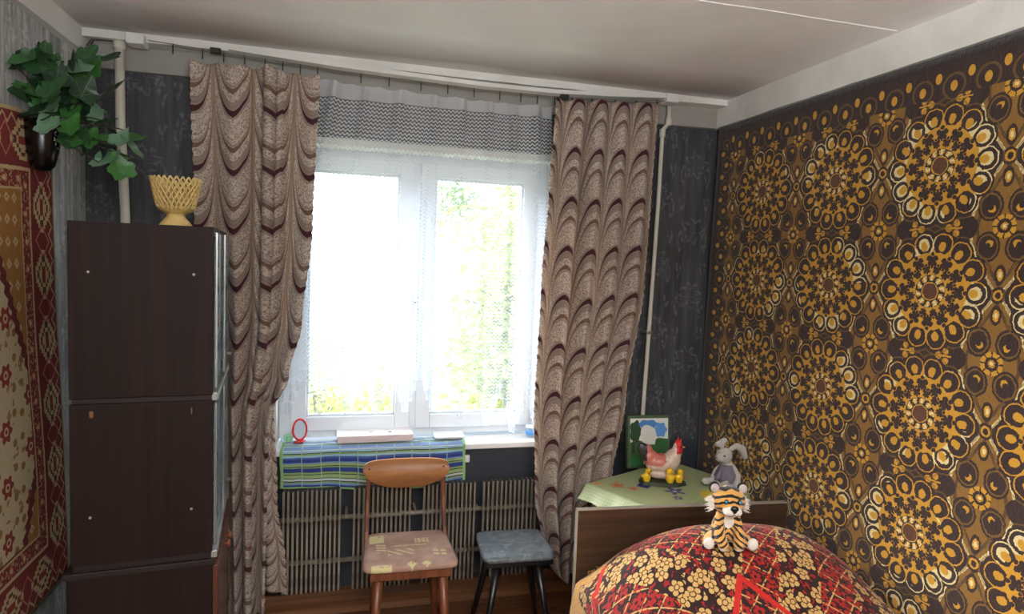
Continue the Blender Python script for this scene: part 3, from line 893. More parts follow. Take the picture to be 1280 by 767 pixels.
# ------------------------------------------------------------------ ivy in a black wall pot
M_leaf = []
for i, (a, b) in enumerate(((srgb(30, 62, 38), srgb(62, 104, 62)), (srgb(18, 40, 28), srgb(40, 72, 46)), (srgb(44, 100, 42), srgb(78, 132, 66)), (srgb(84, 126, 96), srgb(140, 176, 146)))):
    t = T('ivy_leaf_%s' % ('mid', 'dark', 'bright', 'pale')[i]); x, y, z = t.xyz()
    vein = (x.abs() - y * 0.0).lt(.0012).max(((x.abs() * .9 - (y - .02).abs() * 1.0)).abs().lt(.0012))
    t.color(t.layers(t.mix(t.noise(40, 3), a, b), (vein * .5, srgb(120, 150, 100)))).rough(.38); t.bump(t.noise(30, 2), .3, .002); t.translucent(b, .15)
    M_leaf.append(t.mat)
def leaf_mesh(mat, seed):
    rnd = random.Random(seed)
    out = [(0, 0), (.022, -.010), (.044, -.002), (.046, .020), (.058, .036), (.050, .052), (.034, .056), (.028, .076), (.014, .094), (0, .108)]
    pts = [(x * rnd.uniform(.92, 1.08), y * rnd.uniform(.96, 1.04)) for x, y in out]
    L = pts + [(-x, y) for x, y in reversed(pts[1:-1])]
    V = [(x, y, -.25 * abs(x) ** 1.0 * .6 - 1.6 * (y - .03) ** 2 + rnd.uniform(-.002, .002)) for x, y in L]
    c = len(V); V += [(0, .02, .004), (0, .045, .004), (0, .07, .0)]
    n = len(L); F = []
    for i in range(n):
        j = (i + 1) % n; ym = (L[i][1] + L[j][1]) / 2
        kk = lambda q: c if L[q][1] < .034 else (c + 1 if L[q][1] < .065 else c + 2)
        F.append((i, j, kk(i)))
        if kk(j) != kk(i): F.append((j, kk(j), kk(i)))
    # close the spine between the three inner points on both sides
    F += [(3, c + 1, c), (4, c + 1, 3)] if False else []
    me = bpy.data.meshes.new('leaf')
    me.from_pydata(V, [], F)
    me.materials.append(mat)
    bm = bmesh.new(); bm.from_mesh(me)
    bm.verts.ensure_lookup_table()
    bmesh.ops.holes_fill(bm, edges=[e for e in bm.edges if e.is_boundary and all(v.index < 0 for v in e.verts)], sides=0)
    bmesh.ops.subdivide_edges(bm, edges=bm.edges, cuts=1, smooth=0.6)
    bmesh.ops.recalc_face_normals(bm, faces=bm.faces); bm.to_mesh(me); bm.free()
    me.polygons.foreach_set('use_smooth', [True] * len(me.polygons))
    return me
leaf_meshes = [leaf_mesh(M_leaf[i], i * 3 + s) for i in range(4) for s in range(2)]
ivy = thing('wall_planter', 'artificial ivy in a black wall pot hanging above the red rug', 'plant', (-0.965, -0.55, 1.92))
pt = T('glazed_black_pot'); x, y, z = pt.xyz()
r_ = hyp(y + .0, z - .115)
dots = X(pt.nt, pt.voro(130).outputs[0]).lt(.35) * ((x - .025).gt(0)) * hyp((y + .0) * 1.6, z - .115).lt(.045)
pt.color(pt.mix(dots, srgb(16, 13, 13), srgb(190, 188, 182))).rough(.22); 
MB().lathe([(.0, 0), (.022, .002), (.036, .02), (.048, .07), (.054, .13), (.055, .165), (.050, .168), (.046, .14), (.0, .13)], 32).out('pot', pt.mat, ivy, True)
M_stem = plain('ivy_stem', srgb(52, 46, 34), .6)
stems = [  # branch tips relative to the pot
    (-.02, -.12, .30), (.08, -.10, .36), (.14, -.02, .33), (.20, .02, .37), (.24, .04, .26), (.22, -.02, .18), (.26, .0, .10),
    (.33, .02, .06), (.30, .02, .0), (.06, -.14, .20), (.02, -.10, .24), (.10, -.08, .14), (.16, -.05, .22), (.30, .05, .16), (.10, .0, .26), (.07,-.09,.29)]
sm = MB(); tips = []
for i, tp_ in enumerate(stems):
    tp_ = Vector((tp_[0] * .84, tp_[1], tp_[2])); b = Vector((random.uniform(-.02, .02), random.uniform(-.02, .02), .14)); c = Vector((tp_.x * .35, tp_.y * .5, .14 + (tp_.z - .14) * .75 + .04))
    P = []
    for k in range(9):
        t = k / 8; P.append(b * (1 - t) ** 2 + c * 2 * t * (1 - t) + tp_ * t * t)
    sm.tube(P, .0022, 5)
    tips.append(P)
sm.out('stem', M_stem, ivy, True)
nl = 0
for i, P in enumerate(tips):
    for k in range(3, 9):
        if random.random() < .20: continue
        p = P[k] + Vector((random.uniform(-.035, .035), random.uniform(-.03, .02), random.uniform(-.035, .03)))
        p.x = max(p.x, -.035)
        pal = random.random(); j = 0 if pal < .38 else 1 if pal < .68 else 2 if pal < .90 else 3
        if p.x > .2 and p.z < .2 and random.random() < .5: j = 3
        o = link(bpy.data.objects.new('leaf', leaf_meshes[j * 2 + random.randint(0, 1)]), ivy)
        o.location = p; s = random.uniform(.66, 1.0); o.scale = (s, s, s)
        # face roughly the room with the tip hanging
        o.rotation_euler = Euler((math.radians(random.uniform(95, 170)) , math.radians(random.uniform(-35, 35)), math.radians(random.uniform(-60, 70) + 180)), 'XYZ')
        nl += 1

# ------------------------------------------------------------------ right wall rug (brown and gold rosettes)
def rug_right_mat():
    t = T('brown_gold_rug'); _, y0, z0 = t.xyz()
    py, pz = .465, .412
    wob = t.noise(55, 2)
    fz = t.noise(170, 1) - .5
    y = y0 + (wob - .5) * .008 + fz * .005; z = z0 + (t.noise(50, 2) - .5) * .008 + fz * -.005
    a = (y + .435).wrap(py); b = (z - 1.63).wrap(pz)                 # about rosette centres
    r = hyp(a, b * 1.03); th = a.atan2(b)
    # ring of 14 petals
    n1 = 14; s1 = 2 * PI / n1; tp = (th + .22).wrap(s1)
    pr_, pt_ = r - .160, tp * .160
    d1 = hyp(pr_ * .92, pt_ * 1.0)
    scal = (d1.lt(.0362)).max(r.lt(.160))
    scal_o = (d1.lt(.046)).max(r.lt(.160))
    # colour layers
    BR, DB, OG, YE, WH = srgb(44, 19, 13), srgb(28, 12, 9), srgb(122, 88, 24), srgb(212, 156, 32), srgb(236, 218, 158)
    pile = t.noise(260, 2)
    dapple = t.noise(9, 3).soft(.35, .65)
    ground = t.mix(dapple, OG, YE)
    ground = t.mix(pile.gt(.62) * .7, ground, srgb(214, 190, 130))
    # cell-centre ogee
    c2 = (y + .435 + py / 2).wrap(py); e2 = (z - 1.63 + pz / 2).wrap(pz)
    ac, ae = c2.abs(), e2.abs()
    og = ac / .105 + (ae / .205).pow(1.5)                           # <1 inside the almond
    body = og.lt(1.0)
    c = ground
    c = t.mix((d1.lt(.056)).max(r.lt(.175)), c, BR)
    c = t.mix(og.lt(1.30) * .92, c, BR)
    c = t.mix(og.lt(1.10), c, WH)
    c = t.mix(og.lt(1.0), c, srgb(140, 100, 26))
    g = ((og - .80).abs().lt(.055)); c = t.mix(g * .7, c, BR)
    # four big drops and central flower
    q1 = hyp(ac - .047, (ae - .062) * .85)
    c = t.mix(q1.lt(.040), c, BR); c = t.mix((q1 - .031).abs().lt(.0022), c, OG); c = t.mix(hyp(ac - .042, (ae - .052)).lt(.0115) * hyp(ac - .047, (ae - .058)).gt(.009), c, YE)
    rc = hyp(c2, e2); tc_ = c2.atan2(e2)
    c = t.mix(rc.lt(.036), c, YE); c = t.mix(rc.lt(.036) * (tc_ * 4).sin().abs().lt(.3), c, BR); c = t.mix((rc - .017).abs().lt(.005), c, BR); c = t.mix(rc.lt(.006), c, WH)
    q3 = hyp(c2 * 1.7, ae - .145); c = t.mix(q3.lt(.030), c, BR); c = t.mix(q3.lt(.018), c, YE); c = t.mix(q3.lt(.009), c, WH)
    # side trefoils between rosettes that sit one above the other
    s_ = (ac - .165); tr = hyp(s_ * .8, e2).min(hyp(s_ + .022, (ae - .020)).max(0.0)) 
    c = t.mix((hyp(s_ * .55, e2 * .9).lt(.046)), c, BR)
    c = t.mix((hyp(s_ - .016, e2).lt(.012)).max(hyp(s_ + .010, ae - .016).lt(.011)).max((e2.abs().lt(.003)) * s_.abs().lt(.03)), c, YE)
    # small ring between rosettes side by side
    rr = hyp(c2 * 1.05, b)
    c = t.mix(rr.lt(.026), c, BR); c = t.mix(rr.lt(.017), c, YE); c = t.mix(rr.lt(.010), c, BR)
    # rosette
    c = t.mix((d1.lt(.043)).max(r.lt(.175)), c, BR)
    c = t.mix((d1 - .050).abs().lt(.0025) * .6, c, OG)
    whitish = (t.noise(5.5, 2) .gt(.55))  # noise patches where the petal yarn is white instead of yellow
    outl = t.mix(whitish, YE, WH)
    c = t.mix(scal, c, outl)
    c = t.mix(d1.lt(.0325), c, BR)
    c = t.mix(whitish * d1.lt(.021), c, WH)
    d1b = hyp((pr_ + .006) * .8, pt_)
    c = t.mix(d1b.lt(.0135), c, YE)
    inn = r.lt(.132); c = t.mix(inn, c, YE)
    # dark leaf sprigs: two rings of 12 and 12
    s2 = 2 * PI / 12; ta = th.wrap(s2)
    w1 = (ta * r).abs(); h1 = r - .106
    def sprig(w, h, k):
        return (hyp(w, h) - .0085 * k).min(hyp(w - .0095 * k, h - .005 * k) - .0070 * k).min(hyp(w - .0075 * k, h + .008 * k) - .0058 * k).min(hyp(w, h - .015 * k) - .0055 * k).min(hyp(w * 1.6, h + .014 * k) - .0055 * k).lt(0.0)
    tb_ = (th + s2 / 2).wrap(s2); w2 = (tb_ * r).abs(); h2 = r - .077
    spr = sprig(w1, h1, 1.38); spr2 = sprig(w2, h2, .95)
    c = t.mix(spr.max(spr2), c, BR)
    c = t.mix(r.lt(.056), c, DB)
    tw_ = (th * 10 + r * 60).sin()
    c = t.mix((r - .045).abs().lt(.009) * tw_.gt(-.05), c, WH); c = t.mix((r - .045).abs().lt(.005) * (th * 20).sin().gt(.2), c, YE)
    c = t.mix(r.lt(.032), c, YE); c = t.mix(r.lt(.028), c, srgb(92, 50, 24))
    # borders
    ey = (y0 * -1.0) - .02; ez = (z0 * -1.0) + 2.398                   # distance from the corner side and from the top
    e = ey.min(ez)
    bd = e.lt(.135); c = t.mix(bd, c, BR)
    al = t.mix(0.0, BR, BR)
    lng = (ey.lt(ez) * z0) + ((ez - ey).lt(0.0) * y0)
    dots = hyp(lng.wrap(.116), (e - .105) * .75).lt(.0125); dots2 = hyp((lng + .058).wrap(.116), (e - .072) * .7).lt(.012)
    ringb = (hyp(lng.wrap(.116), (e - .105)) - .038).abs().lt(.004)
    c = t.mix(bd * ringb * .6, c, OG)
    c = t.mix(bd * dots.max(dots2), c, YE)
    c = t.mix(e.lt(.03), c, DB)
    c = t.mix(pile.soft(.2, .8) * .35, c, DB)
    t.color(c).rough(.95).set(**{'Sheen_Weight': .25}).bump(pile + wob, .6, .004)
    return t.mat
rugR = thing('wall_rug', 'brown and gold rosette-patterned wall rug covering the right wall', 'rug', (XR, 0, 0))
def rr_fn(u, v):
    y = -0.02 - 2.75 * u; z = 0.20 + 2.198 * v
    x = -0.016 + 0.003 * mnoise.noise((y * 2.5, z * 2.5, 0))
    if u < .02: y += 0.0 - .05 * (1 - v) * 0
    return (x, y + 0.012 * math.sin(v * 5) * (1 - u), z)
grid('pile', rr_fn, 100, 80, rug_right_mat(), rugR, True, .012)

# ------------------------------------------------------------------ left wall rug (red border, cream field)
def rug_left_mat():
    t = T('red_cream_rug'); _, y0, z0 = t.xyz()
    wob = t.noise(60, 2); y = y0 + (wob - .5) * .007; z = z0 + (t.noise(55, 2) - .5) * .007
    uu, vv, _w = t.xyz('UV')
    ey = uu + (wob - .5) * .007; ez = vv * -1.0 + 1.68 + (wob - .5) * .006; eb = vv
    e = ey.min(ez).min(eb)
    horiz = ey.gt(e + .0005)
    lng = horiz * ey + (1.0 - horiz) * vv
    RD, DR, CR, GO, BRN = srgb(142, 48, 42), srgb(104, 34, 34), srgb(204, 180, 134), srgb(168, 118, 56), srgb(92, 58, 32)
    c = t.mix(t.noise(60, 2), RD, DR)
    # outer band: stepped diamonds
    a = lng.wrap(.23); b = e - .098
    dia = a.abs() * .75 + b.abs(); st = ((a.abs() * 70).floor() / 70) * .75 + ((b.abs() * 80).floor() / 80)
    c = t.mix(st.lt(.062), c, CR); c = t.mix(st.lt(.043), c, BRN); c = t.mix(st.lt(.026), c, CR); c = t.mix(st.lt(.012), c, RD)
    a2 = (lng + .115).wrap(.23); s2 = a2.abs() + b.abs(); c = t.mix((s2 - .05).abs().lt(.004), c, srgb(200, 120, 110))
    zig = (lng.ping(.03) + .02 - e).abs().lt(.005); c = t.mix(zig * .8, c, CR)
    # thin bands
    c = t.mix((e - .187).abs().lt(.006), c, CR); c = t.mix((e - .25).abs().lt(.004), c, CR)
    fl = hyp(lng.wrap(.09), e - .219); c = t.mix(fl.lt(.018), c, srgb(160, 62, 50)); c = t.mix(fl.lt(.009), c, CR)
    c = t.mix((e - .22).abs().lt(.03) * (t.noise(90, 1).gt(.58)) * .6, c, CR)
    # gold spandrel corner, cream field with stepped edge
    c = t.mix(e.gt(.253), c, GO)
    gx = ey.wrap(.05); gz = z.wrap(.07); c = t.mix(e.gt(.265) * ((gx.abs() + gz.abs() - .012).abs().lt(.006)), c, CR)
    cut = ey + ez.min(eb + .35) * .44
    saw = ((z * 24).fract() - .5).abs() * .03
    fld = (cut + saw).gt(.645) * e.gt(.262)
    edge = (cut + saw).gt(.61) * e.gt(.256)
    c = t.mix(edge, c, DR); c = t.mix(fld, c, srgb(206, 188, 148))
    ry_, rz_ = (y + .1).wrap(.16), (z + ((y + .1) / .16 + .5).floor() * .09).wrap(.18)
    rf = hyp(ry_, rz_); tf = ry_.atan2(rz_); pet = rf + (tf * 6).cos() * .006
    c = t.mix(fld * (pet.lt(.034)), c, RD); c = t.mix(fld * rf.lt(.015), c, CR); c = t.mix(fld * rf.lt(.007), c, DR)
    gs = hyp((ry_.abs() - .055), rz_.abs() - .05); c = t.mix(fld * (gs.lt(.014)), c, srgb(150, 118, 60))
    sp = (t.noise(30, 2).gt(.62)) * rf.gt(.04); c = t.mix(fld * sp * .8, c, srgb(150, 96, 60))
    c = t.mix(e.lt(.012), c, CR)
    pile = t.noise(300, 2); c = t.mix(pile.soft(.3, .8) * .25, c, DR)
    t.color(c).rough(.95).bump(pile, .6, .004)
    return t.mat
rugL = thing('wall_rug', 'red-bordered wall rug with cream floral field on the left wall', 'rug', (XL, 0, 0))
def rl_fn(u, v):
    y = -0.27 - 0.11 * v - 2.3 * u; z = 0.40 + 1.70 * v + .010 * math.sin(u * 20) * v
    return (0.014 + .004 * mnoise.noise((y * 3, z * 3, 1)), y + .01 * math.sin(v * 7), z)
grid('pile', rl_fn, 80, 60, rug_left_mat(), rugL, True, .010, lambda u, v: (u * 2.3, v * 1.68))

# ------------------------------------------------------------------ corner table with its cloth
TA = math.radians(25)
tbl = thing('corner_table', 'low brown wooden table in the right corner behind the bed', 'table', (1.12, -0.36, 0), TA)
M_tab = wood('table_wood', srgb(92, 54, 30), srgb(140, 90, 52), 'z', .5)
TL, TW, TH = .62, .42, .665
MB().box((0, -TW, TH - .018), (TL, 0, TH)).out('table_top', M_tab, tbl, bevel=.002)
MB().box((.02, -TW + .02, .0), (.038, -.02, TH - .018)).out('side_panel', M_tab, tbl, bevel=.001)
MB().box((TL - .038, -TW + .02, .0), (TL - .02, -.02, TH - .018)).out('side_panel', M_tab, tbl, bevel=.001)
MB().box((.038, -TW + .03, .40), (TL - .038, -.02, .416)).box((.038, -TW + .03, .56), (TL - .038, -.02, .574)).out('shelf', M_tab, tbl)
MB().box((.038, -.034, .05), (TL - .038, -.022, TH - .02)).out('back_panel', M_tab, tbl)
def cloth_mat():
    t = T('green_floral_oilcloth'); x, y, z = t.xyz('UV')
    c = t.mix(t.noise(4, 3, which='UV'), srgb(148, 162, 118), srgb(180, 190, 144))
    chk = (x.wrap(.016)).abs().lt(.001).max((y.wrap(.016)).abs().lt(.001)); c = t.mix(chk * .45, c, srgb(92, 116, 78))
    def flower(cx, cy, r, n, col, col2, off=0.0, am=.25):
        dx, dy = x - cx, y - cy; rr = hyp(dx, dy); th = dx.atan2(dy) + off
        f = rr + (th * n).cos() * (r * am)
        return (f.lt(r)), (rr.lt(r * .3)), col, col2
    for args in ((.10, -.10, .030, 5, srgb(196, 120, 74), srgb(170, 84, 60)), (.04, -.03, .022, 4, srgb(206, 160, 96), srgb(190, 110, 70)), (.13, -.17, .024, 5, srgb(200, 128, 84), srgb(150, 70, 50), .6),
                 (.26, -.30, .034, 5, srgb(58, 64, 128), srgb(190, 190, 220), .3, .45), (.20, -.36, .020, 5, srgb(64, 70, 130), srgb(210, 150, 110)), (.30, -.24, .022, 6, srgb(210, 186, 150), srgb(190, 90, 60)),
                 (.45, -.20, .030, 5, srgb(204, 132, 92), srgb(150, 70, 50)), (.52, -.33, .032, 5, srgb(60, 66, 128), srgb(200, 200, 220), 1.0, .45), (.36, -.42, .05, 3, srgb(214, 186, 60), srgb(226, 206, 90), .5, .1), (.08, .02, .018, 5, srgb(60, 66, 128), srgb(210, 160, 120))):
        f, f2, c1, c2 = flower(*args); c = t.layers(c, (f, c1), (f2, c2))
    p = ((x - .225) * .95 + (y + .165) * .3).abs().lt(.05) * ((y + .165) * .95 - (x - .225) * .3).abs().lt(.028)
    c = t.mix(p, c, srgb(44, 50, 108)); q = hyp(x - .235, y + .165).lt(.014); c = t.mix(q * p, c, srgb(196, 110, 70))
    t.color(c).rough(.42).bump(t.noise(40, 2, which='UV'), .3, .001)
    return t.mat
def cloth_fn(u, v):
    ov = .085; x = -ov + (TL + 2 * ov) * u; y = -TW - ov + (TW + 2 * ov) * v
    # hang beyond the edges
    dx = max(0, -x, x - TL); dy = max(0, -y - TW, y)
    dx0 = (-1 if x < 0 else 1) * dx; dy0 = (-1 if y < -TW else 1) * dy
    sca = .006 * abs(math.sin((x + y) * PI / .03)) * (1 if max(dx, dy) > ov * .9 else 0)
    drop = max(dx, dy) + .35 * min(dx, dy) - sca
    cx = min(max(x, 0), TL) + dx0 * .62; cy = min(max(y, -TW), 0) + (dy0 * .45 if dy0 < 0 else dy0 * .12)
    # upright corner on the left is pulled outwards
    w = .004 * math.sin(x * 60) * dy / ov + .004 * math.sin(y * 60) * dx / ov
    return (cx + w * (dx > 0), cy + w * (dy > 0), TH + .004 - drop * .72 + .0015 * math.sin(x * 30) * math.sin(y * 26))
tc = grid('tablecloth', cloth_fn, 90, 66, cloth_mat(), None, True, .0015, lambda u, v: (-.085 + (TL + .17) * u, -TW - .085 + (TW + .17) * v))
tc.location = (1.12, -0.36, 0.002); tc.rotation_euler = (0, 0, TA)
tag(tc, 'pale green floral oilcloth with scalloped edge on the corner table', 'tablecloth')
TZ = TH + .010

# ------------------------------------------------------------------ picture book / boxed board behind the hen
bk2 = thing('picture_board', 'upright picture board with blue cloud, green trees and pale animal leaning in the corner', 'picture', (1.405, -0.20, TZ), math.radians(-3))
bk2.scale = (1.06, 1, 1.06)
M_grn = plain('green_board_edge', srgb(70, 92, 62), .5)
lean = Matrix.Rotation(math.radians(-7), 4, 'X')
MB().box((-.004, 0, 0), (.208, .028, .245), lean).out('board', M_grn, bk2, bevel=.002)
def flat(name, pts, y, col):
    MB().prism(pts, .0008, lean @ Matrix.Translation((0, y, 0))).out(name, plain(name + '_print', col, .5, vary=.06), bk2)
def blobpoly(cx, cz, rx, rz, n=28, k=5, am=.12, ph=0):
    return [(cx + rx * (1 + am * math.cos(k * 2 * PI * i / n + ph)) * math.cos(2 * PI * i / n), cz + rz * (1 + am * math.cos(k * 2 * PI * i / n + ph)) * math.sin(2 * PI * i / n)) for i in range(n)]
flat('white_ground', [(.008, .008), (.198, .008), (.198, .232), (.008, .232)], -.0012, srgb(214, 214, 204))
flat('meadow', [(.008, .008), (.09, .008), (.11, .04), (.16, .03), (.198, .05), (.198, .135), (.15, .14), (.10, .12), (.05, .13), (.008, .12)], -.0022, srgb(46, 92, 48))
flat('tree_crown', blobpoly(.034, .172, .028, .050), -.0032, srgb(34, 66, 40))
flat('tree_trunk', [(.018, .07), (.030, .07), (.028, .14), (.020, .14)], -.0034, srgb(50, 38, 30))
flat('cloud', blobpoly(.096, .205, .050, .020, k=6), -.0032, srgb(70, 126, 190))
flat('cloud', blobpoly(.160, .178, .030, .034, k=6), -.0033, srgb(84, 138, 200))
flat('pale_animal', blobpoly(.095, .165, .038, .036, k=3, am=.06), -.0042, srgb(206, 204, 196))
flat('pale_animal_body', [(.075, .02), (.095, .02), (.10, .06), (.095, .11), (.13, .11), (.135, .135), (.07, .135), (.055, .09), (.07, .07)], -.0044, srgb(206, 204, 196))
flat('bush', blobpoly(.035, .030, .026, .022, ph=1), -.0042, srgb(40, 110, 60))

# ------------------------------------------------------------------ hen figurine with chicks
hen = thing('hen_figurine', 'painted hen figurine with yellow chicks on the corner table', 'figurine', (1.475, -0.40, TZ), math.radians(-10))
hen.scale = (1.2, 1.2, 1.2)
t = T('hen_paint'); x, y, z = t.xyz()
n = t.noise(40, 3); c = t.mix(n.soft(.35, .65), srgb(190, 168, 150), srgb(214, 190, 176))
c = t.mix(((x + .005) * -1 + z * .5 + (n - .5) * .05).gt(.035) * z.gt(.07) * .85, c, srgb(190, 88, 74))
c = t.mix((x * -1.0 + (n - .5) * .02).gt(.062) * z.gt(.085), c, srgb(46, 42, 44))
c = t.mix((x + (n - .5) * .01).gt(.052) * z.gt(.115), c, srgb(198, 44, 46))
t.color(c).rough(.35).bump(t.noise(60, 2), .5, .003)
blob('hen_body', [((-.005, 0, .072), (.060, .038, .040)), ((-.045, 0, .095), (.034, .024, .030), (0, 40, 0)), ((-.075, 0, .125), (.022, .014, .032), (0, -25, 0)), ((-.06, 0, .12), (.024, .016, .03), (0, -10, 0)),
      ((.040, 0, .085), (.034, .034, .045), (0, 15, 0)), ((.058, 0, .118), (.022, .020, .026)), ((.062, 0, .142), (.018, .016, .018)), ((0, 0, .035), (.055, .033, .024))], t.mat, hen, .0035, 4)
m = MB(); m.prism([(.048, .152), (.052, .166), (.057, .160), (.062, .180), (.067, .162), (.074, .170), (.074, .150)], .006, Matrix.Translation((0, -.003, 0)))
m.out('comb', plain('comb_red', srgb(206, 40, 46), .35), hen, bevel=.0015)
MB().lathe([(.006, 0), (.0, .014)], 8, Matrix.Translation((.078, -.004, .138)) @ Matrix.Rotation(1.6, 4, 'Y')).out('beak', plain('beak_yellow', srgb(214, 176, 96), .4), hen)
MB().sphere((.068, -.0165, .144), .003, 8, 6).out('eye', M_black, hen, True)
for p in ((.074, -.008, .126),): MB().sphere(p, (.005, .004, .009), 8, 6).out('wattle', plain('wattle_red', srgb(206, 40, 46), .35), hen, True)
bs = [(-.08, -.04), (-.02, -.062), (.05, -.065), (.088, -.045), (.09, .02), (.05, .04), (-.06, .035), (-.088, .0)]
V = [(x, y, 0) for x, y in bs] + [(x * .96, y * .96, .012) for x, y in bs]
mesh('base', V, [tuple(range(7, -1, -1)), tuple(range(8, 16))] + [(i, (i + 1) % 8, 8 + (i + 1) % 8, 8 + i) for i in range(8)], plain('base_dark_green', srgb(44, 52, 34), .4, vary=.3, scale=40), hen)
M_chick = plain('chick_yellow', srgb(224, 178, 30), .4, vary=.12, scale=60)
for (cx_, cy_, s, dr_) in ((-.066, -.030, 1.0, 1), (.022, -.046, 1.12, -1), (.058, -.040, 1.0, 1), (.0, .03, .9, 1)):
    b = blob('chick', [((cx_, cy_, .012 + .016 * s), (.017 * s, .014 * s, .017 * s)), ((cx_ + dr_ * .004, cy_ - .002, .012 + .040 * s), (.0125 * s, .012 * s, .012 * s)), ((cx_ - dr_ * .014 * s, cy_, .012 + .02 * s), (.009 * s, .006 * s, .007 * s)), ((cx_, cy_ - .004, .016), (.013, .010, .008))], M_chick, hen, .003, 2)
    MB().sphere((cx_ + dr_ * .011, cy_ - .011, .012 + .043 * s), .0018, 6, 4).out('eye', M_black, b, True)
    MB().lathe([(.003, 0), (0, .007)], 6, Matrix.Translation((cx_ + dr_ * .015 * s, cy_ - .004, .012 + .038 * s)) @ Matrix.Rotation(dr_ * 1.5, 4, 'Y')).out('beak', plain('chick_beak', srgb(200, 110, 30), .4), b)

# ------------------------------------------------------------------ knitted rabbit
rab = thing('toy_rabbit', 'grey knitted rabbit toy in a mauve dress sitting on the corner table', 'soft toy', (1.755, -0.505, TZ), math.radians(12))
rab.scale = (1.1, 1.1, 1.06)
t = T('grey_knit'); x, y, z = t.xyz(); k = (z * 900).sin() * (x * 700 + (z * 450).sin()).sin()
t.color(t.mix(k * .5 + .5, srgb(160, 156, 150), srgb(212, 208, 200))).rough(.95).bump(k, .7, .002); M_knit = t.mat
blob('body', [((.0, 0, .050), (.036, .034, .052)), ((.002, 0, .09), (.022, .022, .03)), ((-.020, 0, .138), (.036, .031, .034)), ((-.044, 0, .130), (.020, .019, .018)),
      ('cap', [(-.01, -.022, .022), (-.05, -.034, .018), (-.082, -.036, .020)], [.021, .018, .016]), ((-.088, -.036, .026), (.013, .016, .020)),
      ('cap', [(-.01, .022, .022), (-.05, .034, .018), (-.082, .036, .020)], [.021, .018, .016]),
      ('cap', [(.012, -.024, .088), (.022, -.042, .055), (.008, -.052, .022)], [.012, .0125, .014]),
      ('cap', [(.0, .024, .088), (-.02, .04, .06), (-.03, .044, .03)], [.012, .0125, .013])], M_knit, rab, .0038, 5)
for s, P in ((-1, [(-.010, -.018, .168), (.014, -.030, .186), (.042, -.036, .170), (.056, -.038, .138)]), (1, [(-.02, .016, .168), (-.012, .022, .192), (.0, .024, .196), (-.03, .03, .18)])):
    blob('ear', [('cap', P, [.009, .013, .017, .014] if s < 0 else [.009, .013, .013, .012])], M_knit, rab, .0035, 3)
MB().sphere((-.046, -.027, .146), .0042, 10, 8).out('eye', M_black, rab, True)
MB().sphere((-.046, .027, .146), .0042, 10, 8).out('eye', M_black, rab, True)
MB().sphere((-.063, 0, .134), (.003, .004, .003), 8, 6).out('nose', plain('nose_grey', srgb(90, 84, 84), .6), rab, True)
V, F = [], []; n = 64
for (r, z, w) in ((.024, .098, 0), (.032, .085, .02), (.040, .065, .06), (.046, .045, .12), (.050, .030, .17)):
    for i in range(n):
        a = 2 * PI * i / n; rr = r * (1 + w * math.sin(a * 9)); V.append((rr * math.cos(a) * 1.0, rr * math.sin(a) * .95, z))
for j in range(4):
    for i in range(n): F.append((j * n + i, j * n + (i + 1) % n, (j + 1) * n + (i + 1) % n, (j + 1) * n + i))
o = mesh('dress', V, F, plain('mauve_grey_knit', srgb(112, 104, 118), .9, vary=.15, scale=300, bump=.4), rab, True); o.modifiers.new('solid', 'SOLIDIFY').thickness = .002

# ------------------------------------------------------------------ bed
M_hb = wood('headboard_veneer', srgb(46, 32, 24), srgb(78, 56, 40), 'x', .4)
BX0, BX1, BY0, BY1 = 0.885, 1.80, -0.86, -2.86
bed = thing('bed', 'low bed with dark veneered headboard along the right wall', 'bed', (BX0, BY0, 0))
hbw = BX1 - BX0
hb = MB(); hb.add([(0, -.009, .02), (hbw, -.009, .02), (hbw, .009, .02), (0, .009, .02), (0, -.009, .755), (hbw, -.009, .728), (hbw, .009, .728), (0, .009, .755)],
       [(0, 3, 2, 1), (4, 5, 6, 7), (0, 1, 5, 4), (1, 2, 6, 5), (2, 3, 7, 6), (3, 0, 4, 7)])
hb.out('headboard', M_hb, bed, bevel=.001)
ed = MB(); ed.add([(-.003, -.011, .02), (.0, -.011, .02), (.0, .011, .02), (-.003, .011, .02), (-.003, -.011, .757), (0, -.011, .757), (0, .011, .757), (-.003, .011, .757)],
       [(0, 3, 2, 1), (4, 5, 6, 7), (0, 1, 5, 4), (1, 2, 6, 5), (2, 3, 7, 6), (3, 0, 4, 7)])
ed.add([(-.003, -.011, .755), (hbw, -.011, .728), (hbw, .011, .728), (-.003, .011, .755), (-.003, -.011, .759), (hbw, -.011, .732), (hbw, .011, .732), (-.003, .011, .759)],
       [(0, 3, 2, 1), (4, 5, 6, 7), (0, 1, 5, 4), (1, 2, 6, 5), (2, 3, 7, 6), (3, 0, 4, 7)])
ed.out('edge_strip', plain('aluminium_edge', srgb(196, 190, 178), .35, .7), bed)
MB().box((0.02, -2.0, .20), (hbw - .02, -.012, .32)).out('bed_frame', M_hb, bed, bevel=.004)
MB().box((0.0, -2.02, .02), (hbw, -2.0, .50)).out('footboard', M_hb, bed, bevel=.002)
MB().box((0.03, -1.98, .32), (hbw - .03, -.016, .44)).out('mattress', plain('mattress_ticking', srgb(170, 160, 140), .8), bed, bevel=.03, seg=4)

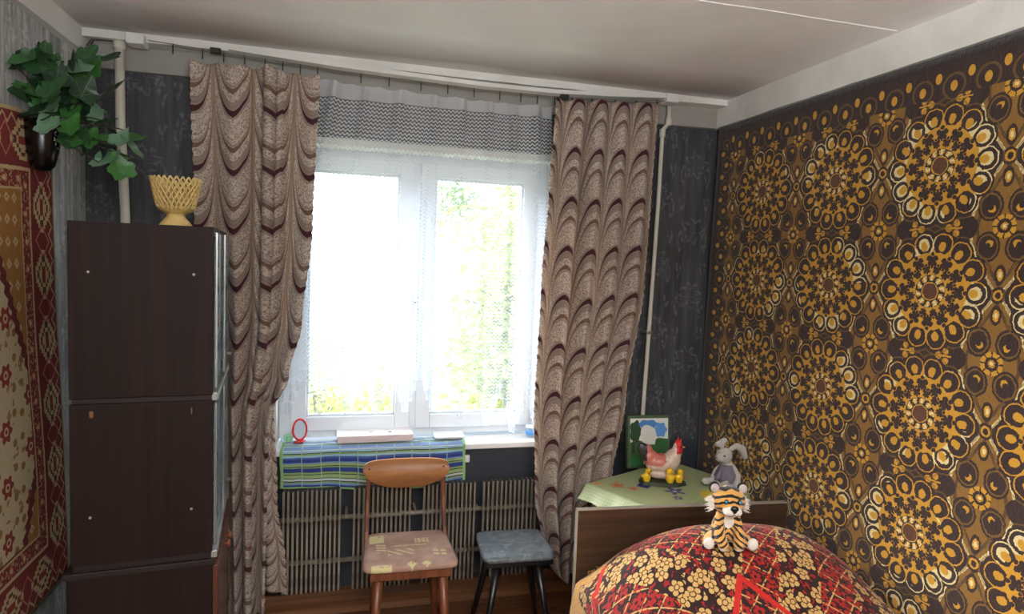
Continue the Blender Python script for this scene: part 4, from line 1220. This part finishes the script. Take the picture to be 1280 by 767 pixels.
def bed_top(x, y):
    """height of the covered pillow and blanket pile"""
    s = (x - BX0) / (BX1 - BX0 + .09)
    s = min(max(s, 0), 1)
    cross = (max(0.0, 1 - abs(2 * s - 1) ** 2.6)) ** .7
    d = (BY0 - y)                                        # distance from headboard
    pil = math.exp(-((d - .26) / .30) ** 2)
    ramp = min(1, d / .10) ** .5
    return .455 + (.075 + .175 * pil) * cross * ramp + .03 * pil - .05 * max(0, d - .3) * .2
def cover_fn(off, inset, side, y0, y1, zb, wav):
    def fn(u, v):
        y = y0 + (y1 - y0) * v
        L = side; top = (BX1 + .08 - BX0); tot = L + top
        s = u * tot
        if s < L:
            k = s / L; x = BX0 - .012 + inset * .3 - off + .004 * math.sin(y * 25) * (1 - k); zt = bed_top(BX0 + .01, y) + off
            z = zb + (zt - zb) * k; x -= wav * (1 - k) * (1 + math.sin(y * 18)) - .02 * k ** 4
        else:
            x = BX0 + .008 + (s - L); z = bed_top(x, y) + off
        z += .0035 * mnoise.noise((x * 9, y * 9, off * 50)) + .006 * mnoise.noise((x * 3.3, y * 3.3, 4))
        return (x, y, z)
    return fn
gd = T('gold_bedspread'); n = gd.noise(90, 3)
gd.color(gd.mix(n, srgb(150, 98, 24), srgb(206, 150, 48))).rough(.85).set(**{'Sheen_Weight': .3}).bump(n, .6, .003)
g = thing('gold_bedspread', 'golden yellow underspread showing along the left and head edges of the bed', 'bedspread', (0, 0, 0))
cf = cover_fn(.006, 0, .26, BY0 - .022, BY1 + .05, .16, .012)
grid('cloth', cf, 80, 120, gd.mat, g, True, .004)
fr = MB()
for i in range(150):                                      # fringe tufts along the head edge
    u = i / 149; p = Vector(cf(.2 + .8 * u, 0)); 
    if not (.93 < p.x < 1.16 or p.x > 1.62): continue
    for k in range(2):
        q = p + Vector((random.uniform(-.012, .012), random.uniform(-.004, .006), random.uniform(.004, .022)))
        fr.tube([p, (p + q) / 2 + Vector((random.uniform(-.006, .006), 0, .006)), q], .0016, 4)
stuff(fr.out('fringe', gd.mat, g))

def bedcover_mat():
    t = T('red_floral_cover'); x, y, _ = t.xyz('UV')                # metres
    dk = srgb(38, 9, 8); RD = srgb(168, 24, 18); CR = srgb(212, 172, 104)
    wx = x + (t.noise(16, 2, which='UV') - .5) * .02; wy = y + (t.noise(17, 2, which='UV') - .5) * .02
    v = t.vec(wx, wy, 0.0)
    def blossoms(scale, npet, seedoff):
        vo = t.voro(scale, t.vec(wx + seedoff, wy + seedoff * .7, 0.0), rand=.75)
        sp = t.nt.nodes.new('ShaderNodeSeparateXYZ'); t.link(vo.outputs['Position'], sp.inputs[0])
        dx = (wx + seedoff) - X(t.nt, sp.outputs[0]); dy = (wy + seedoff * .7) - X(t.nt, sp.outputs[1])
        r = hyp(dx, dy) * scale; th = dx.atan2(dy)
        pet = (th * (npet / 2.0)).sin().abs()
        inside = r.lt(pet.pow(.5) * .24 + .20)
        outline = r.lt(pet.pow(.5) * .30 + .31)
        cen = r.lt(.12); crng = (r - .15).abs().lt(.03); slit = pet.lt(.22) * r.gt(.15)
        return inside, outline, cen, crng, slit
    i1, o1, c1, g1, s1 = blossoms(17.0, 5, 0.0)
    i2, o2, c2, g2, s2 = blossoms(22.0, 5, 3.7)
    # garlands of cream flowers alternate with red bands along a lozenge lattice
    gx = (x - .42).abs(); lat = ((gx + y * .62) / .30); band = ((lat.fract() - .5).abs() * 2)
    creamzone = (band + (t.noise(6, 2, which='UV') - .5) * .35).gt(.46)
    redz = t.noise(38, 3, which='UV').gt(.54)
    c = dk
    c = t.mix(redz * (1.0 - creamzone), c, RD)
    ln = ((x * .75 + y).wrap(.075).abs().lt(.0028)).max((x * .75 - y).wrap(.075).abs().lt(.0028)) * (t.noise(80, 1, which='UV').gt(.45))
    c = t.mix((1.0 - creamzone) * o2, c, dk); c = t.mix((1.0 - creamzone) * i2, c, RD); c = t.mix((1.0 - creamzone) * c2, c, dk)
    c = t.mix(ln * (1.0 - creamzone), c, CR)
    c = t.mix(creamzone * redz * .9, c, RD)
    c = t.mix(creamzone * o1, c, dk); c = t.mix(creamzone * i1, c, CR); c = t.mix(creamzone * i1 * (g1.max(s1)), c, srgb(90, 40, 24))
    # bright zigzag stripe
    zz = (y - .41 - (x - .54).abs() * 1.3).wrap(.80).abs(); c = t.mix(zz.lt(.016), c, srgb(206, 34, 26)); 
    pile = t.noise(260, 2, which='UV')
    c = t.mix(pile.soft(.35, .8) * .35, c, dk)
    t.color(c).rough(.9).set(**{'Sheen_Weight': .08}).bump(pile + i1 * .6, .6, .003)
    return t.mat
def red_fn():
    base = cover_fn(.013, 0, .26, BY0 - .05, BY1 + .06, .22, .004)
    def fn(u, v):
        p = list(base(.10 + .90 * u, v))
        y0 = BY0 - .05
        # the head edge bows away from the headboard at both sides
        e = (max(0, abs(2 * u - 1.05)) ** 2) * .05 * (1 - v) ** 8
        p[1] -= e
        return (p[0] + (.014 if u < .12 else 0) * (1 - u / .12), p[1], p[2])
    return fn
rc_ = grid('floral_cover', red_fn(), 130, 190, bedcover_mat(), None, True, .005, lambda u, v: (u * 1.16, v * 1.95))
tag(rc_, 'dark red floral bedcover with cream blossoms heaped over the pillow', 'bedcover')

# ------------------------------------------------------------------ plush tiger
def bz(x, y): return bed_top(x, y) + .013
tx, ty = 1.30, -1.19
TS = .86
tig = thing('toy_tiger', 'striped plush tiger cub sitting on the red floral bedcover', 'soft toy', (tx, ty, bz(tx, ty) + .003), math.radians(-14))
tig.scale = (TS, TS, TS)
def tiger_mat(name, white_face=False):
    t = T(name); x, y, z = t.xyz()
    n = t.noise(16, 2); fur = t.noise(260, 2)
    w = z + x.abs() * (z.lt(.09) * .55 + .28) + (n - .5) * .03
    s = (w * 2 * PI / .0235).sin()
    stripe = (s + (t.noise(30, 2) - .5) * 1.5).gt(.28)
    OR = t.mix(fur, srgb(206, 146, 66), srgb(232, 178, 96)); c = t.mix(stripe, OR, srgb(22, 24, 26))
    # white chest, chin and feet
    chest = hyp(x * 1.5, (z - .105) * 1.0).lt(.030) * (y.lt(-.02))
    jaw = hyp(x * .85, (z - .138) * 1.0).lt(.040) * y.lt(-.055)
    feet = z.lt(.016 + 0.0)
    c = t.layers(c, (chest.max(jaw).max(feet), srgb(232, 226, 216)))
    t.color(c).rough(.9).set(**{'Sheen_Weight': .4}).bump(fur, .7, .003)
    return t.mat
M_tig = tiger_mat('tiger_plush'); M_wh = plain('white_plush', srgb(226, 220, 212), .95, vary=.1, scale=200, bump=.6)
blob('body', [((0, .012, .062), (.052, .046, .062)), ((0, .0, .11), (.042, .036, .04)),
      ((0, -.012, .182), (.068, .054, .055)), ((0, -.014, .208), (.050, .042, .033)), ((0, -.052, .156), (.037, .032, .028)), ((-.017, -.066, .155), (.020, .020, .019)), ((.017, -.066, .155), (.020, .020, .019)), ((0, -.052, .143), (.020, .02, .014)),
      ('cap', [(-.034, -.016, .105), (-.040, -.050, .060), (-.030, -.072, .022)], [.021, .022, .023]), ('cap', [(.034, -.016, .105), (.040, -.050, .060), (.030, -.072, .022)], [.021, .022, .023]),
      ('cap', [(-.042, .0, .03), (-.070, -.030, .026), (-.082, -.052, .024)], [.030, .026, .022]), ('cap', [(.042, .0, .03), (.070, -.030, .026), (.082, -.052, .024)], [.030, .026, .022])], M_tig, tig, .0042, 5)
for s in (-1, 1):
    MB().sphere((s * .086, -.068, .028), (.021, .014, .024), 16, 10).out('hind_paw', M_wh, tig, True)
    MB().sphere((s * .056, -.004, .230), (.022, .012, .023), 16, 10).out('ear', plain('ear_dark', srgb(34, 30, 28), .95), tig, True)
    MB().sphere((s * .056, -.013, .229), (.017, .009, .018), 16, 10).out('inner_ear', plain('inner_ear_grey', srgb(186, 176, 172), .95, vary=.1, scale=200), tig, True)
    e = MB().sphere((s * .026, -.0635, .192), (.0088, .006, .0105), 12, 8).out('eye', M_black, tig, True)
    MB().sphere((s * .027, -.0680, .193), (.0052, .003, .0062), 10, 6).out('iris', plain('blue_iris', srgb(60, 150, 190), .1), e, True)
    m = MB()
    for k in range(70):
        a = random.uniform(-.5, .6); p = Vector((s * random.uniform(.056, .064), random.uniform(-.03, .015), .165 + a * .045))
        q = p + Vector((s * random.uniform(.012, .030), random.uniform(-.01, .01), random.uniform(-.016, .004))); m.tube([p, q], [.0028, .0006], 4)
    m.out('cheek_tuft', M_wh, tig)
m = MB(); m.sphere((0, -.085, .173), (.0165, .011, .012), 14, 8); m.sphere((0, -.087, .165), (.009, .008, .010), 10, 6); m.out('nose', plain('nose_black', srgb(20, 18, 18), .25), tig, True)
m = MB(); m.tube([(0, -.0865, .160), (0, -.085, .150), (-.010, -.0845, .143), (-.022, -.080, .146)], .0015, 5); m.tube([(0, -.085, .150), (.010, -.0845, .143), (.022, -.080, .146)], .0015, 5); m.out('mouth', M_black, tig)

# ------------------------------------------------------------------ small wall bits
sk = thing('wall_socket', 'small white socket on the dark wall right of the towel', 'socket', (0.625, 0, 0.70))
MB().box((-.012, -.014, -.018), (.016, 0, .018)).out('plate', M_sill, sk, bevel=.003)
MB().box((-.002, -.016, -.006), (.006, -.013, .006)).out('button', M_pvc, sk, bevel=.001)

# ------------------------------------------------------------------ outdoors: trees beyond the glass
M_bark = plain('tree_bark', srgb(120, 112, 96), .9, vary=.3)
gr = struct(slab('ground', (-40, 0.6, -6.2), (40, 60, -6.0), plain('meadow_ground', srgb(150, 160, 110), .95, vary=.2, scale=.6)))
gr.name = 'ground'
def tree(x, y, ztop, rad_, n, cols, label, seed):
    rnd = random.Random(seed)
    tr = thing('tree', label, 'tree', (x, y, -6.0), 0, 'trees outside the window')
    m = MB(); m.tube([(0, 0, 0), (.1, 0, 2.5), (-.05, .1, 5), (.0, 0, ztop + 6 - .4)], [.14, .11, .08, .02], 8)
    for k in range(26):
        z = rnd.uniform(2.5, ztop + 5.2); a = rnd.uniform(0, 2 * PI); L = rad_ * rnd.uniform(.5, .95)
        m.tube([(0, 0, z), (L * .5 * math.cos(a), L * .5 * math.sin(a), z + .35), (L * math.cos(a), L * math.sin(a), z + .5)], [.03, .018, .006], 5)
    m.out('trunk', M_bark, tr)
    V, F = [], []
    cl_ = [(rnd.gauss(0, rad_ * .42), rnd.gauss(0, rad_ * .42), rnd.uniform(2.4, ztop + 6)) for _ in range(34)]
    for i in range(n):
        c = cl_[rnd.randrange(len(cl_))]; p = Vector((c[0] + rnd.gauss(0, .32), c[1] + rnd.gauss(0, .32), c[2] + rnd.gauss(0, .30)))
        a = Vector((rnd.gauss(0, 1), rnd.gauss(0, 1), rnd.gauss(0, 1))).normalized() * .09; b = a.orthogonal().normalized() * .055
        k = len(V); V += [p - a, p + b, p + a, p - b]; F.append((k, k + 1, k + 2, k + 3))
    t = T('foliage_' + str(seed)); nn_ = t.noise(1.5, 2); t.color(t.mix(nn_.soft(.35, .65), cols[0], cols[1])).rough(.8); t.translucent(cols[1], .5)
    stuff(mesh('foliage', V, F, t.mat, tr))
Yl = (srgb(150, 156, 90), srgb(192, 194, 124)); Gr = (srgb(120, 142, 92), srgb(160, 176, 124))
tree(2.75, 6.2, 2.4, 1.1, 8000, Yl, 'yellow-leaved tree outside the right window pane', 3)
tree(5.6, 11.5, 4.2, 1.9, 9000, Gr, 'pale green tree behind the yellow one outside the window', 5)
tree(-0.3, 9.5, -0.9, 1.8, 6500, Yl, 'low yellow tree crown at the foot of the left window pane', 8)
